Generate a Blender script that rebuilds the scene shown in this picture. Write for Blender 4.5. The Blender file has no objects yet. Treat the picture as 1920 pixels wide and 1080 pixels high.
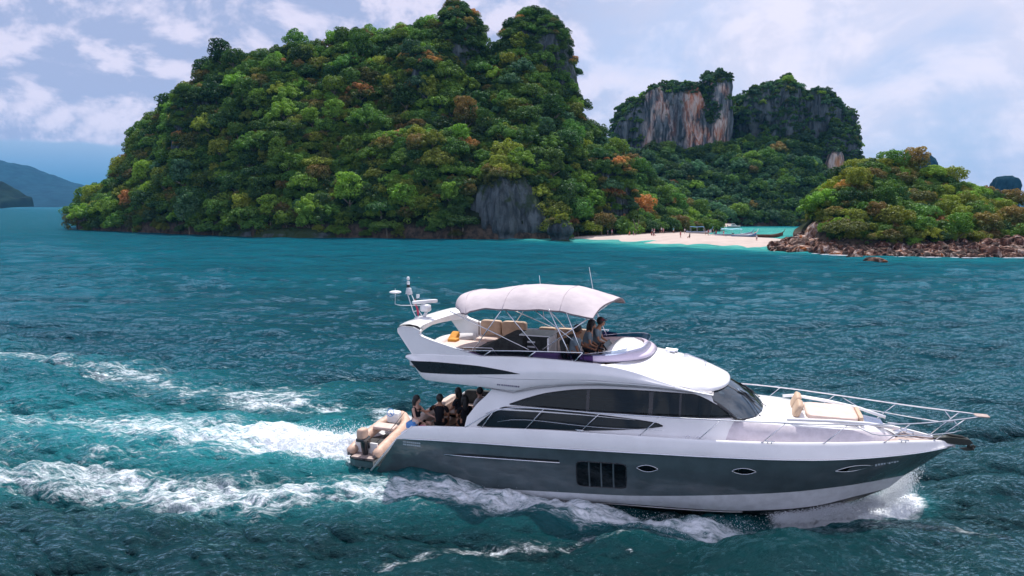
import bpy, math, random
import numpy as np
from mathutils import Vector, Matrix

random.seed(7)
rng = np.random.default_rng(11)
S = bpy.context.scene
C = S.collection
RAD = math.radians

# ------------------------------------------------------------------ camera
cam_d = bpy.data.cameras.new('camera')
cam_d.lens = 24.375
cam_d.sensor_width = 36.0
cam_d.clip_start = 0.1
cam_d.clip_end = 60000
cam = bpy.data.objects.new('camera', cam_d)
C.objects.link(cam)
cam.location = (0, 0, 9.0)
cam.rotation_euler = (RAD(90) - math.atan(155 / 1300), 0, 0)
S.camera = cam

# ------------------------------------------------------------------ sun and sky
SUN_EL, SUN_AZ = RAD(63), RAD(5)      # azimuth from +Y towards +X
sun_dir = Vector((math.sin(SUN_AZ) * math.cos(SUN_EL), math.cos(SUN_AZ) * math.cos(SUN_EL), math.sin(SUN_EL)))
sl = bpy.data.lights.new('sun', 'SUN')
sl.energy = 4.5
sl.angle = RAD(0.53)
sl.color = (1.0, 0.955, 0.90)
sun = bpy.data.objects.new('sun', sl)
C.objects.link(sun)
sun.location = (0, 0, 60)
sun.rotation_euler = sun_dir.to_track_quat('Z', 'Y').to_euler()

W = bpy.data.worlds.new('World')
S.world = W
W.use_nodes = True
nt = W.node_tree
nt.nodes.clear()


class NG:
    """tiny node-graph writer"""
    def __init__(self, tree):
        self.t = tree

    def n(self, typ, _ops=None, **ins):
        nd = self.t.nodes.new(typ)
        for k, v in (_ops or {}).items():
            setattr(nd, k, v)
        for k, v in ins.items():
            key = int(k[1:]) if k[0] == 'i' and k[1:].isdigit() else k.replace('_', ' ')
            sock = nd.inputs[key]
            if isinstance(v, bpy.types.NodeSocket):
                self.t.links.new(v, sock)
            elif isinstance(v, bpy.types.Node):
                self.t.links.new(v.outputs[0], sock)
            else:
                sock.default_value = v
        return nd

    def m(self, op, a, b=0.0, c=0.0, clamp=False):
        return self.n('ShaderNodeMath', {'operation': op, 'use_clamp': clamp}, i0=a, i1=b, i2=c).outputs[0]

    def ramp(self, fac, stops, interp='LINEAR'):
        nd = self.n('ShaderNodeValToRGB', i0=fac)
        cr = nd.color_ramp
        cr.interpolation = interp
        while len(cr.elements) < len(stops):
            cr.elements.new(0.5)
        for e, (p, c) in zip(cr.elements, stops):
            e.position = p
            e.color = (c, c, c, 1) if isinstance(c, (int, float)) else tuple(c) + (1,)
        return nd.outputs[0]

    def mix(self, fac, a, b):
        nd = self.t.nodes.new('ShaderNodeMix')
        nd.data_type = 'RGBA'
        for i, v in ((0, fac), (6, a), (7, b)):
            if isinstance(v, bpy.types.NodeSocket):
                self.t.links.new(v, nd.inputs[i])
            elif isinstance(v, (int, float)):
                nd.inputs[i].default_value = v
            else:
                nd.inputs[i].default_value = tuple(v) + (1,)
        return nd.outputs[2]

    def noise(self, vec, scale, detail=4, rough=0.5, dist=0.0, dim='3D'):
        kw = dict(Scale=scale, Detail=detail, Roughness=rough, Distortion=dist)
        if vec is not None:
            kw['Vector'] = vec
        return self.n('ShaderNodeTexNoise', {'noise_dimensions': dim}, **kw).outputs[0]

    def mapr(self, v, a, b, c=0.0, d=1.0, smooth=True):
        return self.n('ShaderNodeMapRange', {'interpolation_type': 'SMOOTHSTEP' if smooth else 'LINEAR'},
                      i0=v, i1=a, i2=b, i3=c, i4=d).outputs[0]


g = NG(nt)
sky = g.n('ShaderNodeTexSky', {'sky_type': 'NISHITA', 'sun_disc': False, 'sun_elevation': SUN_EL,
                               'sun_rotation': SUN_AZ, 'altitude': 0, 'air_density': 1.0, 'dust_density': 2.2,
                               'ozone_density': 1.2})
tc = g.n('ShaderNodeTexCoord')
sep = g.n('ShaderNodeSeparateXYZ', i0=tc.outputs['Generated'])
dx, dy, dz = sep.outputs
zc = g.m('MAXIMUM', dz, 0.0)
den = g.m('ADD', zc, 0.11)
cx = g.m('DIVIDE', dx, den)
cy = g.m('DIVIDE', dy, den)
cv = g.n('ShaderNodeCombineXYZ', i0=cx, i1=cy, i2=g.m('MULTIPLY', dz, 2.5)).outputs[0]
pv_ = g.n('ShaderNodeVectorMath', {'operation': 'MULTIPLY'}, i0=tc.outputs['Generated'], i1=(1.0, 1.0, 1.55)).outputs[0]
pv2 = g.n('ShaderNodeVectorMath', {'operation': 'ADD'}, i0=pv_, i1=(0.010, 0.0, 0.038)).outputs[0]
big = g.noise(pv_, 1.9, 3, 0.5, 0.2)
puff = g.noise(pv_, 6.0, 11, 0.58, 0.35)
puff_up = g.noise(pv2, 6.0, 11, 0.58, 0.35)
wis = g.noise(g.n('ShaderNodeVectorMath', {'operation': 'MULTIPLY'}, i0=cv, i1=(1.0, 1.1, 1.0)).outputs[0], 1.1, 8, 0.60, 0.5)
dens = g.m('ADD', g.m('MULTIPLY', big, 0.45), g.m('ADD', g.m('MULTIPLY', puff, 0.62), g.m('MULTIPLY', wis, 0.22)))
# a thick bank in the west (left), loose puffs to the east, a clear blue strip low in the west
westw = g.mapr(dx, -0.45, -0.02, 0.75, 0.05)
lowcut = g.m('MULTIPLY', g.mapr(dz, 0.066, 0.092, 1.0, 0.0), g.mapr(dx, -0.52, -0.36, 0.95, 0.0))
dens2 = g.m('SUBTRACT', g.m('ADD', dens, westw), lowcut)
mask = g.mapr(dens2, 0.50, 0.78)
# lit edges above, grey-lilac bellies below
lit = g.m('ADD', 0.5, g.m('MULTIPLY', g.m('SUBTRACT', puff, puff_up), 4.5))
fine = g.noise(pv_, 11.0, 8, 0.6, 0.3)
tone = g.mapr(g.m('ADD', lit, g.m('MULTIPLY', g.m('SUBTRACT', fine, 0.5), 0.7)), 0.22, 0.86)
cloudc = g.mix(tone, (3.4, 4.0, 6.1), (7.2, 6.8, 8.3))
cloudc2 = g.mix(g.m('MULTIPLY', g.mapr(dx, -0.1, 0.35), 0.65), cloudc, (8.7, 8.3, 9.4))
# thin high haze veils the deep blue
skyc = sky.outputs[0]
veil = g.mix(g.mapr(dz, 0.15, 0.75, 0.68, 0.25), skyc, (4.4, 5.7, 8.8))
lowblue = g.mix(g.m('MULTIPLY', g.mapr(dz, 0.0, 0.12, 1.0, 0.0), g.mapr(dx, -0.52, -0.28, 1.0, 0.0)), veil, (0.5, 2.1, 3.9))
# added fill: clouds behind the camera brightened to lift the yacht's shaded whites
back_fill = g.mapr(dy, 0.35, -0.45, 1.0, 1.45)
cloudc3 = g.n('ShaderNodeVectorMath', {'operation': 'SCALE'}, i0=cloudc2, Scale=back_fill).outputs[0]
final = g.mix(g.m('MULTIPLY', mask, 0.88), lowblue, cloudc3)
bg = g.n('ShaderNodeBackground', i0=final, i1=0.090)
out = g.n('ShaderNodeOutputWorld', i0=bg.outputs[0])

S.view_settings.view_transform = 'Standard'
S.view_settings.look = 'None'
S.view_settings.exposure = 0.38
S.view_settings.gamma = 1.0
S.view_settings.use_curve_mapping = False
S.render.engine = 'CYCLES'
cy_ = S.cycles
cy_.use_denoising = True
cy_.denoising_prefilter = 'ACCURATE'
cy_.max_bounces = 7
cy_.diffuse_bounces = 3
cy_.glossy_bounces = 4
cy_.transmission_bounces = 6
cy_.transparent_max_bounces = 12
cy_.volume_bounces = 0
cy_.volume_step_rate = 5
cy_.caustics_reflective = False
cy_.caustics_refractive = False
cy_.sample_clamp_indirect = 4.0
cy_.sample_clamp_direct = 3.5


# ------------------------------------------------------------------ helpers
def tag(o, label=None, cat=None, group=None, kind=None):
    if label: o['label'] = label
    if cat: o['category'] = cat
    if group: o['group'] = group
    if kind: o['kind'] = kind
    return o


def empty(name, loc=(0, 0, 0), rz=0.0):
    o = bpy.data.objects.new(name, None)
    C.objects.link(o)
    o.location = loc
    o.rotation_euler = (0, 0, rz)
    o.empty_display_size = 0.3
    return o


class MB:
    """collects geometry; build() links it as one mesh object"""
    def __init__(self):
        self.v = []
        self.f = []
        self.mi = []

    def add(self, vs, fs, mi=0):
        b = len(self.v)
        self.v += [tuple(p) for p in vs]
        self.f += [tuple(b + i for i in f) for f in fs]
        self.mi += [mi] * len(fs)
        return self

    def box(self, c, s, rot=None, mi=0, taper=1.0):
        hx, hy, hz = s[0] / 2, s[1] / 2, s[2] / 2
        vs = [Vector((x * hx * (taper if z > 0 else 1), y * hy * (taper if z > 0 else 1), z * hz))
              for z in (-1, 1) for x, y in ((-1, -1), (1, -1), (1, 1), (-1, 1))]
        if rot is not None:
            vs = [rot @ p for p in vs]
        c = Vector(c)
        return self.add([p + c for p in vs], [(3, 2, 1, 0), (4, 5, 6, 7), (0, 1, 5, 4), (1, 2, 6, 5), (2, 3, 7, 6), (3, 0, 4, 7)], mi)

    def rbox(self, c, s, r=0.04, rot=None, mi=0):
        """cushion-like box: rounded by a superellipsoid grid"""
        nu, nv = 20, 10
        vs, fs = [], []
        def sp(w, e):
            return math.copysign(abs(w) ** e, w)
        e = 0.28 if r < 0.08 else 0.5
        for j in range(nv + 1):
            ph = -math.pi / 2 + math.pi * j / nv
            for i in range(nu):
                th = 2 * math.pi * i / nu + math.pi / 4
                p = Vector((sp(math.cos(ph), e) * sp(math.cos(th), e) * s[0] / 2,
                            sp(math.cos(ph), e) * sp(math.sin(th), e) * s[1] / 2, sp(math.sin(ph), e) * s[2] / 2))
                if rot is not None:
                    p = rot @ p
                vs.append(p + Vector(c))
        for j in range(nv):
            for i in range(nu):
                a, b = j * nu + i, j * nu + (i + 1) % nu
                fs.append((a, b, b + nu, a + nu))
        return self.add(vs, fs, mi)

    def tube(self, pts, r, n=8, mi=0, cap=True):
        pts = [Vector(p) for p in pts]
        rs = r if isinstance(r, (list, tuple)) else [r] * len(pts)
        vs, fs = [], []
        prev = None
        for i, p in enumerate(pts):
            d = (pts[min(i + 1, len(pts) - 1)] - pts[max(i - 1, 0)]).normalized()
            if prev is None:
                a = d.cross(Vector((0, 0, 1)))
                if a.length < 0.05:
                    a = d.cross(Vector((0, 1, 0)))
            else:
                a = prev - d * prev.dot(d)
            a.normalize()
            prev = a
            b = d.cross(a)
            for k in range(n):
                t = 2 * math.pi * k / n
                vs.append(p + (a * math.cos(t) + b * math.sin(t)) * rs[i])
        for i in range(len(pts) - 1):
            for k in range(n):
                k2 = (k + 1) % n
                fs.append((i * n + k, i * n + k2, (i + 1) * n + k2, (i + 1) * n + k))
        if cap:
            fs.append(tuple(range(n))[::-1])
            fs.append(tuple((len(pts) - 1) * n + k for k in range(n)))
        return self.add(vs, fs, mi)

    def loft(self, rows, close_u=False, mi=0, flip=False):
        nr, nc = len(rows), len(rows[0])
        vs = [p for r in rows for p in r]
        fs = []
        for i in range(nr - 1):
            for j in range(nc if close_u else nc - 1):
                j2 = (j + 1) % nc
                q = (i * nc + j, i * nc + j2, (i + 1) * nc + j2, (i + 1) * nc + j)
                fs.append(q[::-1] if flip else q)
        return self.add(vs, fs, mi)

    def prism(self, poly, axis, a, b, mi=0):
        """2-D polygon extruded along axis 'y' (poly in x,z), 'x' (poly in y,z) or 'z' (poly in x,y)"""
        def P(u, v, w):
            return {'y': (u, w, v), 'x': (w, u, v), 'z': (u, v, w)}[axis]
        n = len(poly)
        vs = [P(u, v, a) for u, v in poly] + [P(u, v, b) for u, v in poly]
        fs = [tuple(range(n)), tuple(range(2 * n - 1, n - 1, -1))]
        fs += [(i, i + n, (i + 1) % n + n, (i + 1) % n)[::-1] for i in range(n)]
        return self.add(vs, fs, mi)

    def ball(self, c, r, nu=12, nv=8, mi=0, sc=(1, 1, 1)):
        vs = [Vector((c[0], c[1], c[2] - r * sc[2]))]
        for j in range(1, nv):
            ph = -math.pi / 2 + math.pi * j / nv
            for i in range(nu):
                th = 2 * math.pi * i / nu
                vs.append(Vector((c[0] + r * sc[0] * math.cos(ph) * math.cos(th), c[1] + r * sc[1] * math.cos(ph) * math.sin(th), c[2] + r * sc[2] * math.sin(ph))))
        vs.append(Vector((c[0], c[1], c[2] + r * sc[2])))
        fs = [(0, 1 + (i + 1) % nu, 1 + i) for i in range(nu)]
        for j in range(nv - 2):
            for i in range(nu):
                a = 1 + j * nu + i
                b = 1 + j * nu + (i + 1) % nu
                fs.append((a, b, b + nu, a + nu))
        t = len(vs) - 1
        o = 1 + (nv - 2) * nu
        fs += [(o + i, o + (i + 1) % nu, t) for i in range(nu)]
        return self.add(vs, fs, mi)

    def mesh(self, name, mats, smooth=False):
        me = bpy.data.meshes.new(name)
        me.from_pydata([tuple(p) for p in self.v], [], self.f)
        for m in (mats if isinstance(mats, (list, tuple)) else [mats]):
            me.materials.append(m)
        if any(self.mi):
            me.polygons.foreach_set('material_index', self.mi)
        if smooth:
            me.polygons.foreach_set('use_smooth', [True] * len(me.polygons))
            if isinstance(smooth, (int, float)) and smooth is not True:
                me.set_sharp_from_angle(angle=RAD(smooth))
        me.update()
        return me

    def build(self, name, mats, parent=None, smooth=False):
        o = bpy.data.objects.new(name, self.mesh(name, mats, smooth))
        C.objects.link(o)
        if parent is not None:
            o.parent = parent
        return o


def np_mesh(name, verts, faces, mat, smooth=True):
    """fast mesh from numpy arrays; faces (n,3) or (n,4)"""
    me = bpy.data.meshes.new(name)
    nv, nf, k = len(verts), len(faces), faces.shape[1]
    me.vertices.add(nv)
    me.vertices.foreach_set('co', np.asarray(verts, np.float32).ravel())
    me.loops.add(nf * k)
    me.loops.foreach_set('vertex_index', np.asarray(faces, np.int32).ravel())
    me.polygons.add(nf)
    me.polygons.foreach_set('loop_start', np.arange(0, nf * k, k, dtype=np.int32))
    me.polygons.foreach_set('use_smooth', np.full(nf, smooth))
    if mat is not None:
        me.materials.append(mat)
    me.update(calc_edges=True)
    return me


def grid_faces(nr, nc, wrap=False):
    i, j = np.meshgrid(np.arange(nr - 1), np.arange(nc if wrap else nc - 1), indexing='ij')
    j2 = (j + 1) % nc
    return np.stack([i * nc + j, i * nc + j2, (i + 1) * nc + j2, (i + 1) * nc + j], -1).reshape(-1, 4)


def link(name, me, parent=None):
    o = bpy.data.objects.new(name, me)
    C.objects.link(o)
    if parent is not None:
        o.parent = parent
    return o


# value noise on numpy arrays ------------------------------------------------
def _hash(ix, iy, iz, seed):
    h = (ix * 374761393 + iy * 668265263 + iz * 2147483647 + seed * 1274126177) & 0xFFFFFFFF
    h = ((h ^ (h >> 13)) * 1274126177) & 0xFFFFFFFF
    h = (h ^ (h >> 16)) & 0xFFFFFFFF
    return h.astype(np.float64) / 4294967295.0


def vnoise(x, y, z=0.0, seed=0):
    x, y, z = np.broadcast_arrays(np.asarray(x, float), np.asarray(y, float), np.asarray(z, float))
    ix, iy, iz = np.floor(x).astype(np.int64), np.floor(y).astype(np.int64), np.floor(z).astype(np.int64)
    fx, fy, fz = x - ix, y - iy, z - iz
    fx, fy, fz = [t * t * (3 - 2 * t) for t in (fx, fy, fz)]
    r = 0
    for a in (0, 1):
        for b in (0, 1):
            for c in (0, 1):
                w = (fx if a else 1 - fx) * (fy if b else 1 - fy) * (fz if c else 1 - fz)
                r = r + w * _hash(ix + a, iy + b, iz + c, seed)
    return r * 2 - 1


def fbm(x, y, z=0.0, seed=0, oct=4, gain=0.5):
    r, a, s = 0, 1.0, 1.0
    for k in range(oct):
        r = r + a * vnoise(np.asarray(x) * s, np.asarray(y) * s, np.asarray(z) * s, seed + k * 17)
        a *= gain
        s *= 2.03
    return r


def cr(x, tab):
    """smooth (Catmull-Rom / monotone-ish) interpolation of a table"""
    xs = np.array([t[0] for t in tab], float)
    ys = np.array([t[1] for t in tab], float)
    if len(xs) < 3:
        return np.interp(x, xs, ys)
    d = np.diff(ys) / np.diff(xs)
    m = np.zeros_like(ys)
    m[0], m[-1] = d[0], d[-1]
    for i in range(1, len(xs) - 1):
        m[i] = 0 if d[i - 1] * d[i] <= 0 else 2 * d[i - 1] * d[i] / (d[i - 1] + d[i])
    x = np.clip(x, xs[0], xs[-1])
    k = np.clip(np.searchsorted(xs, x) - 1, 0, len(xs) - 2)
    h = xs[k + 1] - xs[k]
    t = (x - xs[k]) / h
    r = ((2 * t**3 - 3 * t**2 + 1) * ys[k] + (t**3 - 2 * t**2 + t) * h * m[k] + (-2 * t**3 + 3 * t**2) * ys[k + 1] + (t**3 - t**2) * h * m[k + 1])
    return r


# ------------------------------------------------------------------ materials
def new_mat(name):
    m = bpy.data.materials.new(name)
    m.use_nodes = True
    m.node_tree.nodes.clear()
    return m, NG(m.node_tree)


def pmat(name, col, rough=0.5, metal=0.0, coat=0.0, var=0.08, vscale=3.0, bump=0.0, bscale=20.0, col2=None, spec=0.5, emit=None):
    """principled with a little noise in colour, roughness and relief"""
    m, g = new_mat(name)
    tcn = g.n('ShaderNodeTexCoord')
    vec = tcn.outputs['Object']
    nz = g.noise(vec, vscale, 6, 0.6)
    c2 = col2 if col2 else tuple(max(0, c * (1 - var * 2.2)) for c in col)
    f = g.mapr(nz, 0.35, 0.68)
    colr = g.mix(f, col, c2)
    kw = dict(Base_Color=colr, Roughness=g.m('ADD', rough, g.m('MULTIPLY', f, min(0.12, rough * 0.3))), Metallic=metal, Coat_Weight=coat, Specular_IOR_Level=spec)
    if bump:
        bn = g.n('ShaderNodeBump', Strength=bump, Distance=0.02, Height=g.noise(vec, bscale, 5, 0.6))
        kw['Normal'] = bn.outputs[0]
    p = g.n('ShaderNodeBsdfPrincipled', **kw)
    g.n('ShaderNodeOutputMaterial', i0=p.outputs[0])
    return m


M = {}
M['gel'] = pmat('white_gelcoat', (0.84, 0.84, 0.845), 0.22, coat=0.3, var=0.03, vscale=1.3)
M['gel_under'] = pmat('white_underside', (0.55, 0.55, 0.57), 0.5, var=0.04)
M['deck'] = pmat('textured_deck', (0.70, 0.64, 0.68), 0.7, var=0.06, vscale=6, bump=0.25, bscale=120)
M['grey'] = pmat('grey_topsides', (0.074, 0.105, 0.115), 0.13, metal=0.0, coat=0.8, var=0.14, vscale=0.9)
M['antifoul'] = pmat('dark_antifouling', (0.008, 0.014, 0.018), 0.4, var=0.2)
M['boot'] = pmat('boot_stripe', (0.70, 0.73, 0.76), 0.3)
M['black'] = pmat('black_trim', (0.010, 0.012, 0.016), 0.25, coat=0.3)
M['rubber'] = pmat('black_rubber', (0.015, 0.016, 0.018), 0.7)
M['steel'] = pmat('polished_steel', (0.72, 0.73, 0.76), 0.16, metal=1.0, var=0.03)
M['whitepole'] = pmat('white_painted_tube', (0.72, 0.73, 0.76), 0.3)
M['teak'] = pmat('weathered_teak', (0.42, 0.33, 0.30), 0.7, var=0.16, vscale=9, bump=0.3, bscale=60)
M['teakdark'] = pmat('teak_caulk', (0.10, 0.08, 0.07), 0.8)
M['cream'] = pmat('cream_vinyl', (0.60, 0.46, 0.40), 0.55, var=0.06, vscale=4, bump=0.15, bscale=15)
M['tan'] = pmat('tan_vinyl', (0.52, 0.37, 0.26), 0.55, var=0.08, vscale=4, bump=0.15, bscale=15)
M['piping'] = pmat('brown_piping', (0.16, 0.10, 0.06), 0.6)
M['charcoal'] = pmat('charcoal_cover', (0.035, 0.04, 0.04), 0.85, var=0.2, vscale=6, bump=0.5, bscale=9)
M['yellow'] = pmat('orange_towel', (0.62, 0.27, 0.04), 0.85, var=0.1, bump=0.5, bscale=20)
M['canvas'] = pmat('pale_canvas', (0.47, 0.42, 0.445), 0.85, var=0.05, vscale=2.0, bump=0.35, bscale=7)
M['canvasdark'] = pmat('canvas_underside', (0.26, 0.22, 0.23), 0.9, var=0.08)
M['hypalon'] = pmat('tan_hypalon', (0.55, 0.37, 0.28), 0.55, var=0.09, vscale=5, bump=0.1, bscale=20)
M['hypdark'] = pmat('dark_hypalon', (0.10, 0.09, 0.09), 0.6)
M['motor'] = pmat('outboard_black', (0.014, 0.018, 0.024), 0.3, coat=0.4)
M['lilac'] = pmat('lilac_fairing', (0.74, 0.64, 0.76), 0.25, coat=0.3, var=0.04)
M['ink'] = pmat('pale_lettering', (0.34, 0.42, 0.46), 0.5)
M['inkdark'] = pmat('grey_lettering', (0.17, 0.17, 0.24), 0.5)
M['red'] = pmat('red_cloth', (0.55, 0.05, 0.10), 0.8)
M['pink'] = pmat('pink_towel', (0.60, 0.10, 0.25), 0.85, bump=0.4)
M['blue'] = pmat('blue_towel', (0.10, 0.28, 0.62), 0.85, bump=0.4)
M['plasticwhite'] = pmat('white_plastic', (0.75, 0.76, 0.78), 0.35)
M['hatch'] = pmat('smoked_hatch', (0.10, 0.13, 0.22), 0.08, coat=0.5)
M['anchor'] = pmat('galvanised_dark', (0.05, 0.055, 0.05), 0.5, metal=0.6)
M['headliner'] = pmat('headliner', (0.34, 0.33, 0.34), 0.7)
M['wood'] = pmat('varnished_wood', (0.22, 0.10, 0.05), 0.3, var=0.2, vscale=4)
M['screen'] = pmat('instrument_black', (0.01, 0.012, 0.015), 0.1)


def glassmat(name, tint, trans, rough=0.03, refl=(0.50, 0.62, 0.66), ior=1.5):
    m, g = new_mat(name)
    tr = g.n('ShaderNodeBsdfTransparent', i0=tint + (1,))
    gl = g.n('ShaderNodeBsdfGlossy', i0=refl + (1,), Roughness=rough)
    df = g.n('ShaderNodeBsdfDiffuse', i0=(0.004, 0.006, 0.008, 1))
    fr = g.n('ShaderNodeFresnel', IOR=ior)
    body = g.n('ShaderNodeMixShader', i0=trans, i1=df.outputs[0], i2=tr.outputs[0])
    mx = g.n('ShaderNodeMixShader', i0=fr.outputs[0], i1=body.outputs[0], i2=gl.outputs[0])
    g.n('ShaderNodeOutputMaterial', i0=mx.outputs[0])
    return m


M['glass'] = glassmat('dark_tinted_glass', (0.12, 0.15, 0.16), 0.85)
M['glassdark'] = glassmat('black_window_glass', (0.03, 0.04, 0.045), 0.3)
M['purple'] = glassmat('purple_tinted_acrylic', (0.22, 0.12, 0.34), 0.62)
M['screenglass'] = glassmat('windscreen_glass', (0.40, 0.52, 0.62), 0.8, rough=0.06, refl=(0.85, 0.95, 1.0), ior=2.3)
M['smoke'] = glassmat('smoked_screen', (0.36, 0.46, 0.64), 0.75, refl=(0.9, 0.95, 1.0))
# ------------------------------------------------------------------ the sea
BO = Vector((-4.06, 24.46, 0.0))        # yacht origin: centre of transom on the waterline
BYAW = -0.33
BM = Matrix.Translation(BO) @ Matrix.Rotation(BYAW, 4, 'Z')

def tile(n, L, lam0, lam1, wind, spread, seed, power=1.6):
    """periodic directional noise patch: height, choppy dx, dy (rms 1)"""
    r = np.random.default_rng(seed)
    k = np.fft.fftfreq(n, L / n) * 2 * np.pi
    kx, ky = np.meshgrid(k, k, indexing='xy')
    kk = np.hypot(kx, ky) + 1e-9
    lam = 2 * np.pi / kk
    amp = np.where((lam > lam0) & (lam < lam1), kk ** (-power - 0.5), 0)
    amp *= np.clip((lam - lam0) / (0.3 * lam0), 0, 1)
    co = (kx * math.cos(wind) + ky * math.sin(wind)) / kk
    amp = amp * (np.abs(co) ** spread + 0.04)
    F = amp * (r.normal(size=(n, n)) + 1j * r.normal(size=(n, n)))
    h = np.fft.ifft2(F).real
    s = h.std()
    X = np.fft.ifft2(-1j * kx / kk * F).real
    Y = np.fft.ifft2(-1j * ky / kk * F).real
    return [a / s for a in (h, X, Y)], L

def samp(t, x, y):
    arrs, L = t
    n = arrs[0].shape[0]
    u, v = (x / L % 1) * n, (y / L % 1) * n
    i, j = np.floor(u).astype(int) % n, np.floor(v).astype(int) % n
    fu, fv = u - np.floor(u), v - np.floor(v)
    i2, j2 = (i + 1) % n, (j + 1) % n
    return [a[j, i] * (1 - fu) * (1 - fv) + a[j, i2] * fu * (1 - fv) + a[j2, i] * (1 - fu) * fv + a[j2, i2] * fu * fv for a in arrs]

T1 = tile(512, 19.0, 0.20, 1.0, 1.25, 2.2, 1, 0.9)
T2 = tile(512, 61.0, 0.8, 4.0, 1.40, 2.6, 2, 1.25)
T3 = tile(512, 173.0, 3.0, 14.0, 1.55, 3.0, 3, 1.0)

def seg_dist(px, py, pts):
    """distance to a polyline and the parameter along it (0..n-1)"""
    best = np.full(px.shape, 1e9)
    par = np.zeros(px.shape)
    for k in range(len(pts) - 1):
        ax, ay = pts[k]
        bx, by = pts[k + 1]
        dx_, dy_ = bx - ax, by - ay
        t = np.clip(((px - ax) * dx_ + (py - ay) * dy_) / (dx_ * dx_ + dy_ * dy_), 0, 1)
        d = np.hypot(px - ax - t * dx_, py - ay - t * dy_)
        m = d < best
        best = np.where(m, d, best)
        par = np.where(m, k + t, par)
    return best, par

FAR_ARM = [(-4.9, 29.0), (-7.2, 30.2), (-10.1, 31.4), (-14.4, 32.6), (-19.5, 34.9), (-25, 37.8), (-32, 41), (-44, 46)]
PROP = [(-5.2, 24.8), (-8, 25.4), (-11, 25.9), (-15.9, 27.6), (-20.5, 28.9), (-27, 31.2), (-36, 34)]
NEAR_ARM = [(11.6, 20.2), (9.4, 19.2), (7.4, 18.45), (4.9, 18.5), (2.9, 19.0), (0.6, 19.8), (-1.8, 20.5), (-4.4, 20.6), (-7.3, 20.7), (-10.4, 21.0), (-12.4, 22.0), (-15.0, 22.6), (-18, 22.2), (-24, 22.8)]
BOWW = [(12.4, 20.9), (11.2, 20.0), (9.6, 19.2), (8.0, 18.9)]
OUTER = [(9.7, 17.3), (7.7, 17.7), (6.0, 17.75), (3.0, 17.6), (0.0, 17.5), (-1.5, 17.3), (-2.9, 16.3)]
OUTW = [(12.8, 17.6), (11.0, 17.9), (9.0, 17.5), (7.0, 17.4)]

def foam_fields(x, y):
    """envelope of foam density 0..1.3 and aeration 0..1 on the water plane"""
    wob = 0.9 * fbm(x * 0.35, y * 0.35, 0, 5, 3) + 0.35 * fbm(x * 1.1, y * 1.1, 0, 9, 3)
    f = np.zeros(x.shape)
    aer = np.zeros(x.shape)
    d, p = seg_dist(x, y, FAR_ARM)
    w = np.interp(p, [0, 1, 3, 7], [1.5, 2.1, 2.7, 3.6])
    a = np.interp(p, [0, 1.5, 4, 7], [0.82, 0.78, 0.72, 0.6])
    f = np.maximum(f, a * np.clip(1 - np.abs(d + wob * 0.9) / w, 0, 1) ** 0.7)
    aer = np.maximum(aer, 0.42 * np.exp(-(d / (w * 0.8)) ** 2))
    d, p = seg_dist(x, y, PROP)
    w = np.interp(p, [0, 1, 2, 4, 6], [1.9, 2.2, 2.4, 2.6, 2.8])
    a = np.interp(p, [0, 1, 2, 3, 4, 6], [1.5, 1.12, 0.82, 0.72, 0.64, 0.45])
    f = np.maximum(f, a * np.clip(1.15 - np.abs(d + wob * 0.45) / w, 0, 1) ** 0.6)
    aer = np.maximum(aer, np.interp(p, [0, 3, 6], [1.0, 0.95, 0.5]) * np.exp(-(d / (w * 1.45)) ** 2))
    d, p = seg_dist(x, y, NEAR_ARM)
    w = np.interp(p, [0, 2, 5, 7, 9, 11, 13], [0.8, 1.0, 1.5, 1.6, 1.8, 2.0, 2.4])
    a = np.interp(p, [0, 2, 4, 6, 8, 10, 13], [1.15, 0.92, 0.90, 0.88, 0.82, 0.74, 0.66])
    f = np.maximum(f, a * np.clip(1.1 - np.abs(d + wob * 0.42) / w, 0, 1) ** 0.75)
    aer = np.maximum(aer, 0.50 * np.exp(-(d / (w * 0.75)) ** 2))
    d, p = seg_dist(x, y, BOWW)
    f = np.maximum(f, 1.25 * np.clip(1.1 - np.abs(d + wob * 0.12) / 0.85, 0, 1) ** 0.6)
    aer = np.maximum(aer, 0.75 * np.exp(-(d / 0.8) ** 2))
    for L_, a_ in ((OUTER, 0.60), (OUTW, 0.60)):
        d, p = seg_dist(x, y, L_)
        f = np.maximum(f, a_ * np.clip(1.1 - np.abs(d + wob * 0.35) / 0.8, 0, 1))
    # churned patch between hull and near arm
    d, p = seg_dist(x, y, [(-4.2, 21.3), (0, 20.3), (5, 19.4)])
    f = np.maximum(f, 0.50 * np.clip(1.1 - d / 1.5, 0, 1))
    # light patches between the arms far behind
    d, p = seg_dist(x, y, [(-12, 24), (-18, 25.5), (-26, 26.5), (-40, 29)])
    f = np.maximum(f, 0.52 * np.clip(1.1 - np.abs(d + wob) / 1.8, 0, 1))
    aer = np.maximum(aer, 0.35 * np.exp(-(d / 1.8) ** 2))
    return f, aer

# shorelines in world metres (also used by the beach and the islands)
def px2w(px, D):
    return ((px - 960) / 1300.0 * D, D)

BEACH = [px2w(1070, 192), px2w(1150, 184), px2w(1220, 170), px2w(1270, 163), px2w(1350, 157), px2w(1420, 152), px2w(1500, 146), px2w(1520, 160),
         px2w(1480, 180), px2w(1420, 193), px2w(1350, 206), px2w(1300, 222), px2w(1286, 245), px2w(1240, 250), px2w(1170, 235), px2w(1090, 206)]

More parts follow.
